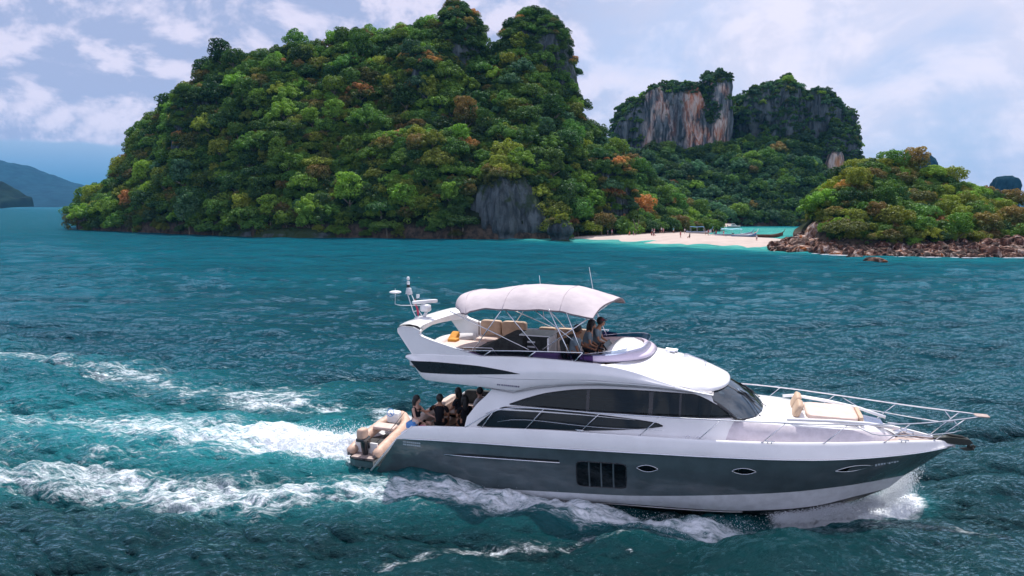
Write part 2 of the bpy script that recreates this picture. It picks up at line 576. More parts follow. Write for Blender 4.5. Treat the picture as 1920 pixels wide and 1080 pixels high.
def poly_sd(x, y, poly):
    """signed distance to polygon, positive inside"""
    d, _ = seg_dist(x, y, poly + [poly[0]])
    ins = np.zeros(x.shape, bool)
    n = len(poly)
    for i in range(n):
        x0, y0 = poly[i]
        x1, y1 = poly[(i + 1) % n]
        c = ((y0 > y) != (y1 > y)) & (x < (x1 - x0) * (y - y0) / (y1 - y0 + 1e-12) + x0)
        ins ^= c
    return np.where(ins, d, -d)

def sea_height(x, y, spacing):
    f1 = np.clip(1.6 - spacing / 0.35, 0, 1)
    f2 = np.clip(1.6 - spacing / 1.3, 0.0, 1)
    h1, X1, Y1 = samp(T1, x, y)
    h2, X2, Y2 = samp(T2, x + 0.31 * y, y - 0.31 * x)
    h3, X3, Y3 = samp(T3, x, y)
    gust = 0.8 + 0.35 * fbm(x * 0.03, y * 0.05, 0, 3, 3)
    a1, a2, a3 = 0.036 * f1 * gust, 0.135 * f2 * gust, 0.19 * np.clip(1.7 - spacing / 6.0, 0.0, 1)
    h = a1 * h1 + a2 * h2 + a3 * h3
    return h, 0.7 * a1 * X1 + 0.7 * a2 * X2 + a3 * X3, 0.7 * a1 * Y1 + 0.7 * a2 * Y2 + a3 * Y3

# rows get further apart with distance, columns fan out: fine near the yacht, coarse far away
D_, rowsD = 9.0, []
while D_ < 420:
    rowsD.append(D_)
    D_ += max(0.062, D_ * D_ / 6200.0 * (0.72 if D_ < 60 else 1.0))
while D_ < 5000:
    rowsD.append(D_)
    D_ *= 1.12
rowsD = np.array(rowsD)
NC = 1150
cols = np.linspace(-1.0, 1.0, NC)
Dg, Ag = np.meshgrid(rowsD, cols, indexing='ij')
Xg, Yg = Ag * Dg, Dg.copy()
spc = np.maximum(np.gradient(rowsD)[:, None] * np.ones_like(Ag), Dg * (cols[1] - cols[0]))
H, DX, DY = sea_height(Xg, Yg, spc)
near = Dg[:, :1].ravel() < 75
foam = np.zeros_like(H)
aer = np.zeros_like(H)
nr_ = int(near.sum())
foam[:nr_], aer[:nr_] = foam_fields(Xg[:nr_], Yg[:nr_])
# churned relief: heaps and pits where the foam is
xs_, ys_ = Xg[:nr_], Yg[:nr_]
hump = fbm(xs_ * 1.5, ys_ * 1.5, 0, 21, 4, 0.6)
fo = np.clip(foam[:nr_], 0, 1.2)
H[:nr_] += fo * (0.02 + 0.055 * hump) * np.clip((spc[:nr_] < 0.5) * 1.0, 0, 1)
d, p = seg_dist(xs_, ys_, NEAR_ARM)
H[:nr_] += np.interp(p, [0, 3, 5, 7, 10, 13], [0.08, 0.11, 0.13, 0.12, 0.08, 0.06]) * np.exp(-(d / 0.8) ** 2) * (1 + 0.5 * hump)
d, p = seg_dist(xs_, ys_, FAR_ARM)
H[:nr_] += np.interp(p, [0, 3, 7], [0.2, 0.16, 0.08]) * np.exp(-(d / 1.0) ** 2)
d, p = seg_dist(xs_, ys_, PROP)
H[:nr_] += np.interp(p, [0, 1, 3], [0.16, 0.18, 0.0]) * np.exp(-(d / 1.2) ** 2) * (1 + 0.6 * hump)
d, p = seg_dist(xs_, ys_, BOWW)
H[:nr_] += 0.16 * np.exp(-(d / 0.5) ** 2)
# keep the water under the hull low
bx = (xs_ - BO.x) * math.cos(BYAW) + (ys_ - BO.y) * math.sin(BYAW)
by = -(xs_ - BO.x) * math.sin(BYAW) + (ys_ - BO.y) * math.cos(BYAW)
inh = np.clip(1.15 - np.maximum(np.abs(bx - 6.2) / 7.0, np.abs(by) / 1.75), 0, 1) / 0.15
H[:nr_] -= np.clip(inh, 0, 1) * 0.28
ch = np.clip(1.35 - foam * 0.8, 0.2, 1.35)
P3 = np.stack([Xg + DX * ch, Yg + DY * ch, H], -1).reshape(-1, 3)
faces = grid_faces(len(rowsD), NC)

# depth tint: turquoise over sand near the beach, fading away from it
sdB = poly_sd(Xg, Yg, BEACH)
sh = np.clip(1 + (sdB + 6 + 5 * fbm(Xg * 0.05, Yg * 0.05, 0, 31, 3)) / 26.0, 0, 1) * (Dg < 420)
lag = np.exp(-((Xg - 88) / 60) ** 2 - ((Yg - 245) / 52) ** 2)
sh = np.maximum(sh, np.clip(lag * 1.25, 0, 1))
shl = np.clip(1 - np.abs(Yg - (118 + 0.0 * Xg)) / 16, 0, 1) * np.clip((Xg - 45) / 20, 0, 1) * 0.45
shl2 = 0.6 * np.clip(1 - np.abs(Yg - (186 + 0.09 * np.abs(np.minimum(Xg, 0)) * 5)) / 22, 0, 1) * np.clip((Xg + 120) / 60, 0, 1) * (Xg < 40) * 0.42
sh = np.maximum(sh, np.maximum(shl, shl2))

mw, g = new_mat('sea_water')
geo = g.n('ShaderNodeNewGeometry')
pos = geo.outputs['Position']
fa = g.n('ShaderNodeAttribute', {'attribute_name': 'foam'}).outputs['Fac']
aa = g.n('ShaderNodeAttribute', {'attribute_name': 'aeration'}).outputs['Fac']
sa = g.n('ShaderNodeAttribute', {'attribute_name': 'shallow'}).outputs['Fac']
sp = g.n('ShaderNodeSeparateXYZ', i0=pos)
# lacy foam: stretched, warped noise cells
warp = g.n('ShaderNodeTexNoise', Vector=pos, Scale=0.9, Detail=3.0)
wv = g.n('ShaderNodeVectorMath', {'operation': 'MULTIPLY_ADD'}, i0=warp.outputs['Color'], i1=(0.9, 0.6, 0.0), i2=pos).outputs[0]
rot = g.n('ShaderNodeMapping', Vector=wv, Rotation=(0, 0, 0.25), Scale=(0.55, 1.9, 0.5)).outputs[0]
n1 = g.noise(rot, 2.6, 10, 0.74, 0.15)
vor = g.n('ShaderNodeTexVoronoi', {'feature': 'DISTANCE_TO_EDGE'}, Vector=rot, Scale=2.1).outputs[0]
vor2 = g.n('ShaderNodeTexVoronoi', {'feature': 'DISTANCE_TO_EDGE'}, Vector=rot, Scale=5.2).outputs[0]
lace = g.m('SUBTRACT', 1.0, g.m('MULTIPLY', g.m('MINIMUM', vor, g.m('ADD', g.m('MULTIPLY', vor2, 1.5), 0.03)), 3.4))
n2 = g.noise(g.n('ShaderNodeMapping', Vector=wv, Rotation=(0, 0, 0.15), Scale=(0.8, 1.6, 0.5)).outputs[0], 9.0, 5, 0.7)
pat = g.m('ADD', g.m('ADD', g.m('MULTIPLY', n1, 1.25), g.m('MULTIPLY', n2, 0.45)), g.m('MULTIPLY', lace, 0.12))
lev = g.m('SUBTRACT', g.m('ADD', pat, g.m('MULTIPLY', fa, 0.85)), 1.40)
fmask = g.m('MULTIPLY', g.mapr(lev, -0.06, 0.40), g.mapr(fa, 0.0, 0.14))
# stray flecks of foam and whitecaps, also painted in place of sun glints
fl = g.noise(g.n('ShaderNodeMapping', Vector=pos, Scale=(0.5, 1.4, 1)).outputs[0], 2.4, 5, 0.6, 0.3)
flm = g.m('MULTIPLY', g.mapr(fl, 0.70, 0.76), g.mapr(sp.outputs[2], 0.05, 0.22))
fm = g.m('MAXIMUM', fmask, g.m('MULTIPLY', flm, 0.8))
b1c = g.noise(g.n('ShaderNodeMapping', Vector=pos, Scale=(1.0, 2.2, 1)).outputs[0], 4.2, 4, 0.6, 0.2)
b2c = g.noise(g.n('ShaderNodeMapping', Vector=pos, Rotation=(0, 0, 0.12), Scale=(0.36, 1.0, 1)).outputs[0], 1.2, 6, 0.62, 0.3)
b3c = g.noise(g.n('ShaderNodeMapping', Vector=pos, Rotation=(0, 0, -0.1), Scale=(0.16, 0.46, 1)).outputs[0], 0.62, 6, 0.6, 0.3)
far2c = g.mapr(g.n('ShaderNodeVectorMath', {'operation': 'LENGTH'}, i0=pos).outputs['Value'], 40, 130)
# body colour
patch = g.noise(g.n('ShaderNodeMapping', Vector=pos, Scale=(0.018, 0.045, 1)).outputs[0], 1.0, 4, 0.55)
deep = g.mix(g.mapr(patch, 0.35, 0.68), (0.0010, 0.056, 0.080), (0.0025, 0.092, 0.130))
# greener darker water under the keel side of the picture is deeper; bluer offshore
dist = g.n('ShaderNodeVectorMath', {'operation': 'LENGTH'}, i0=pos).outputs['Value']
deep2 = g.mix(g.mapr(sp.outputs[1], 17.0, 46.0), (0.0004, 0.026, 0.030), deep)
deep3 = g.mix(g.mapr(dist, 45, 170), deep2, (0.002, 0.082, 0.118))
shc = g.mix(g.mapr(sa, 0.45, 1.0), (0.010, 0.20, 0.22), (0.07, 0.36, 0.32))
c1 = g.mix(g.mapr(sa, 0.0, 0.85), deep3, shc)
# body colour painted brighter on crests, darker in troughs, as light through thin water
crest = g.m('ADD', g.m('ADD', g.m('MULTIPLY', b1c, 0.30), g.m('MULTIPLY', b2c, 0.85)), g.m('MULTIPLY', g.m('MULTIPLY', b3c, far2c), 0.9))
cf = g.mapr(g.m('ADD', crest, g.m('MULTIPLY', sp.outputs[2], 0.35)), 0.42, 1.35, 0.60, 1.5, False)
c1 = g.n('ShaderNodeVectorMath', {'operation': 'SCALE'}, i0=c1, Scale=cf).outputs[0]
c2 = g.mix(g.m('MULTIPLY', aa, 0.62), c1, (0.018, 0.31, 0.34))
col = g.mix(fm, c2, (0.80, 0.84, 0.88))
# ripples: relief finer than the mesh, coarser further out
b1 = g.noise(g.n('ShaderNodeMapping', Vector=pos, Scale=(1.0, 1.7, 1)).outputs[0], 4.2, 5, 0.6, 0.2)
b2 = g.noise(g.n('ShaderNodeMapping', Vector=pos, Rotation=(0, 0, 0.12), Scale=(0.36, 1.0, 1)).outputs[0], 1.2, 6, 0.62, 0.3)
b3 = g.noise(g.n('ShaderNodeMapping', Vector=pos, Rotation=(0, 0, -0.1), Scale=(0.16, 0.46, 1)).outputs[0], 0.62, 6, 0.6, 0.3)
b4 = g.noise(g.n('ShaderNodeMapping', Vector=pos, Rotation=(0, 0, 0.06), Scale=(0.07, 0.22, 1)).outputs[0], 0.62, 5, 0.6, 0.3)
far3 = g.mapr(dist, 90, 260)
far1 = g.mapr(dist, 18, 48)
far2 = g.mapr(dist, 40, 130)
hb_ = g.m('ADD', g.m('MULTIPLY', b1, 0.13),
          g.m('ADD', g.m('MULTIPLY', g.m('MULTIPLY', b2, far1), 0.9), g.m('MULTIPLY', g.m('MULTIPLY', b3, far2), 6.5)))
hf = g.m('MULTIPLY', g.m('MULTIPLY', g.noise(pos, 7.0, 4, 0.7), fm), 0.05)
hb_ = g.m('ADD', hb_, g.m('MULTIPLY', g.m('MULTIPLY', b4, far3), 14.0))
bmp = g.n('ShaderNodeBump', Strength=1.0, Distance=1.0, Height=g.m('ADD', hb_, hf))
rough = g.m('ADD', g.m('MULTIPLY', fm, 0.55), g.mapr(dist, 20, 400, 0.05, 0.12))
nrm = bmp.outputs[0]
fr = g.n('ShaderNodeFresnel', IOR=1.34, Normal=nrm).outputs[0]
fr = g.m('MULTIPLY', fr, g.m('SUBTRACT', 1.0, g.m('MULTIPLY', fm, 0.9)))
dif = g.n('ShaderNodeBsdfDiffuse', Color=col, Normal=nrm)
glo = g.n('ShaderNodeBsdfGlossy', Color=(0.66, 0.95, 1.0, 1), Roughness=rough, Normal=nrm)
mxs = g.n('ShaderNodeMixShader', i0=fr, i1=dif.outputs[0], i2=glo.outputs[0])
g.n('ShaderNodeOutputMaterial', i0=mxs.outputs[0])

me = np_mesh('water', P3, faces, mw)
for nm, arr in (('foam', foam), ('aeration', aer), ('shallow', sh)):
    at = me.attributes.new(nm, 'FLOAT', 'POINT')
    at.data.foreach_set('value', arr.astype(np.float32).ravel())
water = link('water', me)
tag(water, kind='structure')
# the rest of the sea beyond the fine sheet, one flat ring 0.6 m lower
r2 = MB()
r2.add([(-5900, -95, -0.75), (5900, -95, -0.75), (5900, 5150, -0.75), (-5900, 5150, -0.75)], [(0, 1, 2, 3)])
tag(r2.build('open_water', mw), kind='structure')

def drops(name, n, gen, mat, label=None):
    """airborne spray: one body of tiny tetra/octahedra"""
    pts, rad = gen(n)
    o = np.array([(1, 0, 0), (-1, 0, 0), (0, 1, 0), (0, -1, 0), (0, 0, 1), (0, 0, -1)], float)
    f = np.array([(0, 2, 4), (2, 1, 4), (1, 3, 4), (3, 0, 4), (2, 0, 5), (1, 2, 5), (3, 1, 5), (0, 3, 5)])
    st = rng.uniform(0.6, 1.6, (n, 1, 3))
    V = pts[:, None, :] + o[None] * rad[:, None, None] * st
    Fc = f[None] + (np.arange(n) * 6)[:, None, None]
    ob = link(name, np_mesh(name, V.reshape(-1, 3), Fc.reshape(-1, 3), mat))
    tag(ob, kind='stuff')
    return ob

m_spray, g = new_mat('white_spray')
df = g.n('ShaderNodeBsdfDiffuse', i0=(0.86, 0.89, 0.92, 1))
tl = g.n('ShaderNodeBsdfTranslucent', i0=(0.86, 0.90, 0.93, 1))
g.n('ShaderNodeOutputMaterial', i0=g.n('ShaderNodeMixShader', i0=0.45, i1=df.outputs[0], i2=tl.outputs[0]).outputs[0])

def along(pts, n, t0=0.0, t1=1.0):
    pts = np.array(pts, float)
    L = np.r_[0, np.cumsum(np.linalg.norm(np.diff(pts, axis=0), axis=1))]
    t = rng.uniform(t0, t1, n) * L[-1]
    return np.stack([np.interp(t, L, pts[:, k]) for k in (0, 1)], -1), t / L[-1]

def g_bow(n):
    # fan of water thrown up and back where the stem meets the sea
    t = rng.random(n) ** 0.9
    p, _ = along([(12.35, 20.95), (11.4, 20.1), (10.1, 19.4), (8.8, 19.0), (7.6, 18.8)], n)
    s = np.linalg.norm(p - np.array([12.35, 20.95]), axis=1)
    top = np.interp(s, [0, 0.5, 1.2, 2.6, 5], [1.25, 1.2, 0.85, 0.45, 0.2]) * (0.75 + 0.5 * vnoise(p[:, 0] * 3.3, p[:, 1] * 3.3, 0, 3))
    z = rng.random(n) ** 1.7 * top
    off = rng.normal(0, 0.16, (n, 2)) + np.stack([z * 0.15, -z * 0.30], -1)
    P = np.c_[p + off, z + 0.12]
    return P, 0.005 + 0.010 * rng.random(n) ** 3

def g_arm(n):
    p, u = along(NEAR_ARM[2:8], n)
    cl = np.clip(0.35 + 0.9 * vnoise(p[:, 0] * 1.4, p[:, 1] * 1.4, 0, 8), 0, 1)
    z = rng.random(n) ** 2.4 * 0.28 * cl + 0.15
    P = np.c_[p + rng.normal(0, 0.34, (n, 2)) - np.array([0, .15]), z]
    return P, 0.004 + 0.007 * rng.random(n) ** 3

def g_stern(n):
    p, u = along([(-4.9, 24.6), (-6.2, 24.9), (-8.5, 25.4)], n)
    z = rng.random(n) ** 2.0 * np.interp(u, [0, .4, 1], [0.55, 0.45, 0.12]) + 0.2
    P = np.c_[p + rng.normal(0, 0.75, (n, 2)) * np.array([0.6, 1.0]), z]
    return P, 0.007 + 0.014 * rng.random(n) ** 3

drops('bow_spray', 42000, g_bow, m_spray)
drops('wake_spray', 3500, g_arm, m_spray)
drops('stern_spray', 6000, g_stern, m_spray)
# ------------------------------------------------------------------ rock, ground and leaf materials
def rockmat(name, base, dark, warm=None, warmfac=0.0, green=0.45, streak=1.0, scale=1.0, win=None):
    m, g = new_mat(name)
    tcn = g.n('ShaderNodeTexCoord')
    v = tcn.outputs['Object']
    st = g.n('ShaderNodeMapping', Vector=v, Scale=(0.55 * scale, 0.55 * scale, 0.075 * scale)).outputs[0]
    n1 = g.noise(st, 1.0, 8, 0.62, 0.4)
    n2 = g.noise(v, 0.16 * scale, 6, 0.6)
    n3 = g.noise(v, 1.6 * scale, 7, 0.7)
    c = g.mix(g.mapr(n1, 0.36, 0.62), dark, base)
    c = g.mix(g.m('MULTIPLY', g.mapr(n3, 0.45, 0.75), 0.55), c, tuple(x * 0.45 for x in base))
    if warm is not None:
        wn = g.noise(g.n('ShaderNodeMapping', Vector=v, Scale=(0.13 * scale, 0.13 * scale, 0.05 * scale)).outputs[0], 1.0, 5, 0.6, 0.4)
        wm = g.mapr(g.m('ADD', g.m('MULTIPLY', wn, 0.75), g.m('MULTIPLY', n1, 0.35)), 0.50, 0.64)
        if win:
            sx = g.n('ShaderNodeSeparateXYZ', i0=v).outputs[0]
            w1 = g.m('MULTIPLY', g.mapr(sx, win[0], win[1]), g.mapr(sx, win[2], win[3], 1.0, 0.0))
            w2 = g.m('MULTIPLY', g.mapr(sx, 66, 70), g.mapr(sx, 80, 86, 0.70, 0.0))
            wm = g.m('MULTIPLY', wm, g.m('MAXIMUM', w1, w2))
        c = g.mix(g.m('MULTIPLY', wm, warmfac), c, g.mix(g.mapr(n1, 0.42, 0.62), warm, (0.55, 0.47, 0.42)))
    geo = g.n('ShaderNodeNewGeometry')
    up = g.n('ShaderNodeSeparateXYZ', i0=geo.outputs['Normal']).outputs[2]
    gm = g.m('MULTIPLY', g.mapr(g.m('ADD', up, g.m('MULTIPLY', g.m('SUBTRACT', n2, 0.5), 1.6)), 0.30, 0.62), green * 2, clamp=True)
    c = g.mix(gm, c, (0.022, 0.042, 0.012))
    h = g.m('ADD', g.m('MULTIPLY', n1, 0.8), g.m('MULTIPLY', n3, 0.35))
    b = g.n('ShaderNodeBump', Strength=1.0, Distance=1.1 / scale, Height=h)
    p = g.n('ShaderNodeBsdfPrincipled', Base_Color=c, Roughness=0.9, Specular_IOR_Level=0.2, Normal=b.outputs[0])
    g.n('ShaderNodeOutputMaterial', i0=p.outputs[0])
    return m


M['rock'] = rockmat('grey_limestone', (0.105, 0.13, 0.14), (0.025, 0.034, 0.040))
M['rockdark'] = rockmat('slate_limestone', (0.075, 0.095, 0.105), (0.022, 0.030, 0.036))
M['rockwarm'] = rockmat('stained_limestone', (0.15, 0.18, 0.20), (0.03, 0.045, 0.055), (0.42, 0.15, 0.07), 1.0, 0.35, win=(86, 92, 107, 112))
M['rockpale'] = rockmat('pale_limestone', (0.36, 0.34, 0.33), (0.08, 0.09, 0.10), (0.45, 0.22, 0.10), 0.9, 0.0)
M['boulder'] = rockmat('rust_boulder', (0.125, 0.052, 0.034), (0.014, 0.009, 0.008), (0.32, 0.10, 0.025), 0.8, 0.0, scale=3.0)
M['boulderpale'] = rockmat('pale_boulder', (0.18, 0.11, 0.085), (0.04, 0.024, 0.02), (0.32, 0.13, 0.04), 0.7, 0.0, scale=3.0)
M['soil'] = pmat('forest_floor', (0.016, 0.026, 0.010), 0.95, var=0.3, vscale=0.3, bump=1.0, bscale=1.2, spec=0.1)
_m = M['soil'].node_tree
_g = NG(_m)
_p = [n for n in _m.nodes if n.type == 'BSDF_PRINCIPLED'][0]
_src = _p.inputs['Base Color'].links[0].from_socket
_z = _g.n('ShaderNodeSeparateXYZ', i0=_g.n('ShaderNodeNewGeometry').outputs['Position']).outputs[2]
_n = _g.noise(_g.n('ShaderNodeTexCoord').outputs['Object'], 0.7, 6, 0.7)
_rk = _g.mix(_g.mapr(_n, 0.4, 0.62), (0.030, 0.028, 0.026), (0.10, 0.075, 0.055))
_m.links.new(_g.mix(_g.mapr(_g.m('ADD', _z, _g.m('MULTIPLY', _n, 3.0)), 4.6, 6.0), _rk, _src), _p.inputs['Base Color'])
M['bark'] = pmat('pale_bark', (0.20, 0.17, 0.13), 0.9, var=0.2, vscale=2)
M['sand'] = pmat('beach_sand', (0.44, 0.365, 0.33), 0.9, var=0.06, vscale=0.25, bump=0.3, bscale=1.5, spec=0.2)
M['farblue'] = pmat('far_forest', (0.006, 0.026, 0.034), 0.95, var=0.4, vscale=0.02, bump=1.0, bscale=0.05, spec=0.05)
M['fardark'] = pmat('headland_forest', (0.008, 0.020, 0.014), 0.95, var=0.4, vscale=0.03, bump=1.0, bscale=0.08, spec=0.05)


def leafmat(name, col, col2, tip=None, tipamt=0.0):
    m, g = new_mat(name)
    oi = g.n('ShaderNodeObjectInfo')
    tcn = g.n('ShaderNodeTexCoord')
    v = tcn.outputs['Object']
    lp = g.n('ShaderNodeVectorMath', {'operation': 'ADD'}, i0=v, i1=g.n('ShaderNodeCombineXYZ', i0=g.m('MULTIPLY', oi.outputs['Random'], 37.0)).outputs[0]).outputs[0]
    n = g.noise(lp, 2.3, 5, 0.65)
    c = g.mix(g.mapr(n, 0.36, 0.66), col, col2)
    f = g.noise(lp, 14.0, 2, 0.6)
    c = g.mix(g.m('MULTIPLY', g.mapr(f, 0.4, 0.7), 0.45), c, tuple(x * 1.7 for x in col2))
    if tip:
        # young leaves flush orange on the outer shoots at the top of the crown
        z = g.n('ShaderNodeSeparateXYZ', i0=v).outputs[2]
        tm = g.mapr(g.m('ADD', g.m('MULTIPLY', z, 0.55), g.m('MULTIPLY', g.noise(lp, 3.2, 4, 0.6), 0.9)), 0.92, 1.24)
        c = g.mix(g.m('MULTIPLY', tm, tipamt), c, tip)
    hs = g.n('ShaderNodeHueSaturation', Color=c, Hue=g.mapr(oi.outputs['Random'], 0, 1, 0.485, 0.515, False), Saturation=1.0,
             Value=g.mapr(g.m('FRACT', g.m('MULTIPLY', oi.outputs['Random'], 7.31)), 0, 1, 0.66, 1.48, False))
    cc = hs.outputs[0]
    d = g.n('ShaderNodeBsdfDiffuse', i0=cc)
    t = g.n('ShaderNodeBsdfTranslucent', i0=g.n('ShaderNodeHueSaturation', Color=cc, Saturation=1.1, Value=1.5).outputs[0])
    gl = g.n('ShaderNodeBsdfGlossy', i0=(0.5, 0.55, 0.6, 1), Roughness=0.5)
    a = g.n('ShaderNodeMixShader', i0=0.27, i1=d.outputs[0], i2=t.outputs[0])
    b = g.n('ShaderNodeMixShader', i0=0.035, i1=a.outputs[0], i2=gl.outputs[0])
    g.n('ShaderNodeOutputMaterial', i0=b.outputs[0])
    return m


# name, colour word for labels
LEAF = {
    'dark': (leafmat('dark_green_leaves', (0.018, 0.050, 0.013), (0.038, 0.092, 0.019)), 'dark green'),
    'mid': (leafmat('mid_green_leaves', (0.038, 0.090, 0.015), (0.080, 0.160, 0.024)), 'mid green'),
    'bright': (leafmat('bright_green_leaves', (0.085, 0.165, 0.019), (0.150, 0.260, 0.030)), 'bright green'),
    'yellow': (leafmat('yellow_green_leaves', (0.105, 0.145, 0.016), (0.190, 0.220, 0.028)), 'yellow-green'),
    'olive': (leafmat('olive_leaves', (0.060, 0.078, 0.018), (0.110, 0.125, 0.028), (0.26, 0.160, 0.045), 0.6), 'olive'),
    'rust': (leafmat('orange_flushed_leaves', (0.042, 0.075, 0.014), (0.085, 0.120, 0.02), (0.42, 0.200, 0.065), 0.9), 'orange-topped'),
    'blue': (leafmat('cool_green_leaves', (0.032, 0.080, 0.036), (0.062, 0.140, 0.058)), 'grey-green'),
}


def crown_mesh(name, seed, n_lobes, spread, flat, n_leaf, leaf, drape=0.0):
    """unit crown (radius about 1, centred near z=0.9): leaf-clump faces on the shells of many small lobes"""
    r = np.random.default_rng(seed)
    lob = []
    for k in range(n_lobes):
        a = r.uniform(0, 2 * np.pi)
        q = math.sqrt(r.random()) * spread
        x, y = q * math.cos(a), q * math.sin(a)
        top = (1 - (q / 1.15) ** 2) * flat
        z = 0.55 + top * r.uniform(0.25, 1.0) - drape * q * r.random()
        lob.append((x, y, z, r.uniform(0.11, 0.25)))
    lob = np.array(lob)
    w = lob[:, 3] ** 2
    idx = r.choice(n_lobes, n_leaf, p=w / w.sum())
    d = r.normal(size=(n_leaf, 3))
    d[:, 2] = d[:, 2] * 0.9 + 0.35
    d /= np.linalg.norm(d, axis=1)[:, None]
    rad = lob[idx, 3] * r.uniform(0.84, 1.08, n_leaf)
    P = lob[idx, :3] + d * rad[:, None] * np.array([1, 1, 0.8])
    # drop leaves buried deep inside neighbouring lobes
    dist = np.linalg.norm(P[:, None, :] - lob[None, :, :3], axis=2) / lob[None, :, 3]
    keep = dist.min(axis=1) > 0.68
    P, d = P[keep], d[keep]
    n = len(P)
    nn = d * 1.0 + np.array([0, 0, 0.2]) + r.normal(size=(n, 3)) * 0.45
    nn /= np.linalg.norm(nn, axis=1)[:, None]
    t = np.cross(nn, r.normal(size=(n, 3)))
    t /= np.linalg.norm(t, axis=1)[:, None]
    b = np.cross(nn, t)
    s = leaf * r.uniform(0.55, 1.35, n)[:, None]
    j = lambda: r.uniform(0.6, 1.2, (n, 1))
    V = np.stack([P + t * s * j(), P + b * s * 0.7 * j(), P - t * s * j(), P - b * s * 0.7 * j()], 1)
    F = np.arange(n * 4).reshape(n, 4)
    me = np_mesh(name, V.reshape(-1, 3), F, None, smooth=False)
    me.materials.append(LEAF['mid'][0])
    return me


def trunk_mesh(name, seed, h=1.0):
    r = random.Random(seed)
    mb = MB()
    lean = (r.uniform(-.12, .12), r.uniform(-.12, .12))
    pts = [(lean[0] * t * t, lean[1] * t * t, -0.5 + t * (0.5 + 0.75 * h)) for t in (0, .35, .7, 1)]
    mb.tube(pts, [0.085, 0.06, 0.048, 0.03], 6)
    for k in range(4):
        a = k * 1.6 + r.random()
        s = Vector(pts[2]) * 0.6 + Vector(pts[3]) * 0.4
        e = s + Vector((math.cos(a) * 0.45, math.sin(a) * 0.45, 0.42 * r.uniform(.7, 1.2)))
        mb.tube([s, (s + e) / 2 + Vector((0, 0, .03)), e], [0.034, 0.022, 0.009], 5)
    return mb.mesh(name, M['bark'], True)


#            lobes spread flat leaves size drape
CROWNS = [
    ('broad', crown_mesh('crown', 1, 85, 0.86, 0.80, 6800, 0.046)),
    ('domed', crown_mesh('crown', 2, 80, 0.72, 1.05, 6600, 0.046)),
    ('flat-topped', crown_mesh('crown', 3, 78, 0.95, 0.42, 6200, 0.046)),
    ('uneven', crown_mesh('crown', 4, 55, 0.92, 1.10, 5600, 0.048)),
    ('tall', crown_mesh('crown', 5, 75, 0.58, 1.55, 6800, 0.046, 0.2)),
    ('draped', crown_mesh('crown', 6, 90, 0.84, 0.60, 7000, 0.046, 1.5)),
]
SMALL = [crown_mesh('shrub_leaves', 20 + k, 26, 0.8, 0.65, 1300, 0.095, 0.6) for k in range(3)]
TRUNKS = [trunk_mesh('trunk', k) for k in range(3)]

# prototypes for the joined forests (kept in a collection that is not part of the scene)
proto_col = bpy.data.collections.new('forest_prototypes')
PROTO_KEYS = []
for key in ('dark', 'mid', 'bright', 'yellow', 'olive', 'rust', 'blue'):
    for k in range(3):
        me = SMALL[k].copy()
        me.materials.clear()
        me.materials.append(LEAF[key][0])
        o = bpy.data.objects.new('p%02d' % len(PROTO_KEYS), me)
        proto_col.objects.link(o)
        PROTO_KEYS.append(key)
for key in ('dark', 'mid', 'bright', 'yellow', 'olive', 'rust', 'blue'):
    for k in (0, 1, 3, 5):
        me = CROWNS[k][1].copy()
        me.materials.clear()
        me.materials.append(LEAF[key][0])
        o = bpy.data.objects.new('p%02d' % len(PROTO_KEYS), me)
        proto_col.objects.link(o)
        PROTO_KEYS.append(key + '_big')


def forest(name, pts, scl, idx, rot):
    """one body of growth nobody could count: instances on points"""
    me = bpy.data.meshes.new(name)
    me.vertices.add(len(pts))
    me.vertices.foreach_set('co', np.asarray(pts, np.float32).ravel())
    for nm, arr, ty in (('sc', scl, 'FLOAT'), ('ix', idx, 'INT'), ('rz', rot, 'FLOAT')):
        a = me.attributes.new(nm, ty, 'POINT')
        a.data.foreach_set('value', np.asarray(arr, np.int32 if ty == 'INT' else np.float32))
    o = link(name, me)
    ng = bpy.data.node_groups.new(name + '_nodes', 'GeometryNodeTree')
    ng.interface.new_socket('Geometry', in_out='INPUT', socket_type='NodeSocketGeometry')
    ng.interface.new_socket('Geometry', in_out='OUTPUT', socket_type='NodeSocketGeometry')
    g = NG(ng)
    gi = ng.nodes.new('NodeGroupInput')
    go = ng.nodes.new('NodeGroupOutput')
    ci = g.n('GeometryNodeCollectionInfo')
    ci.inputs['Collection'].default_value = proto_col
    ci.inputs['Separate Children'].default_value = True
    ci.inputs['Reset Children'].default_value = True
    def attr(nm, ty):
        a = ng.nodes.new('GeometryNodeInputNamedAttribute')
        a.data_type = ty
        a.inputs['Name'].default_value = nm
        return a.outputs['Attribute']
    iop = ng.nodes.new('GeometryNodeInstanceOnPoints')
    ng.links.new(gi.outputs[0], iop.inputs['Points'])
    ng.links.new(ci.outputs[0], iop.inputs['Instance'])
    iop.inputs['Pick Instance'].default_value = True
    ng.links.new(attr('ix', 'INT'), iop.inputs['Instance Index'])
    cxyz = g.n('ShaderNodeCombineXYZ', i2=attr('rz', 'FLOAT'))
    ng.links.new(cxyz.outputs[0], iop.inputs['Rotation'])
    ng.links.new(attr('sc', 'FLOAT'), iop.inputs['Scale'])
    ng.links.new(iop.outputs[0], go.inputs[0])
    md = o.modifiers.new('growth', 'NODES')
    md.node_group = ng
    tag(o, kind='stuff')
    return o


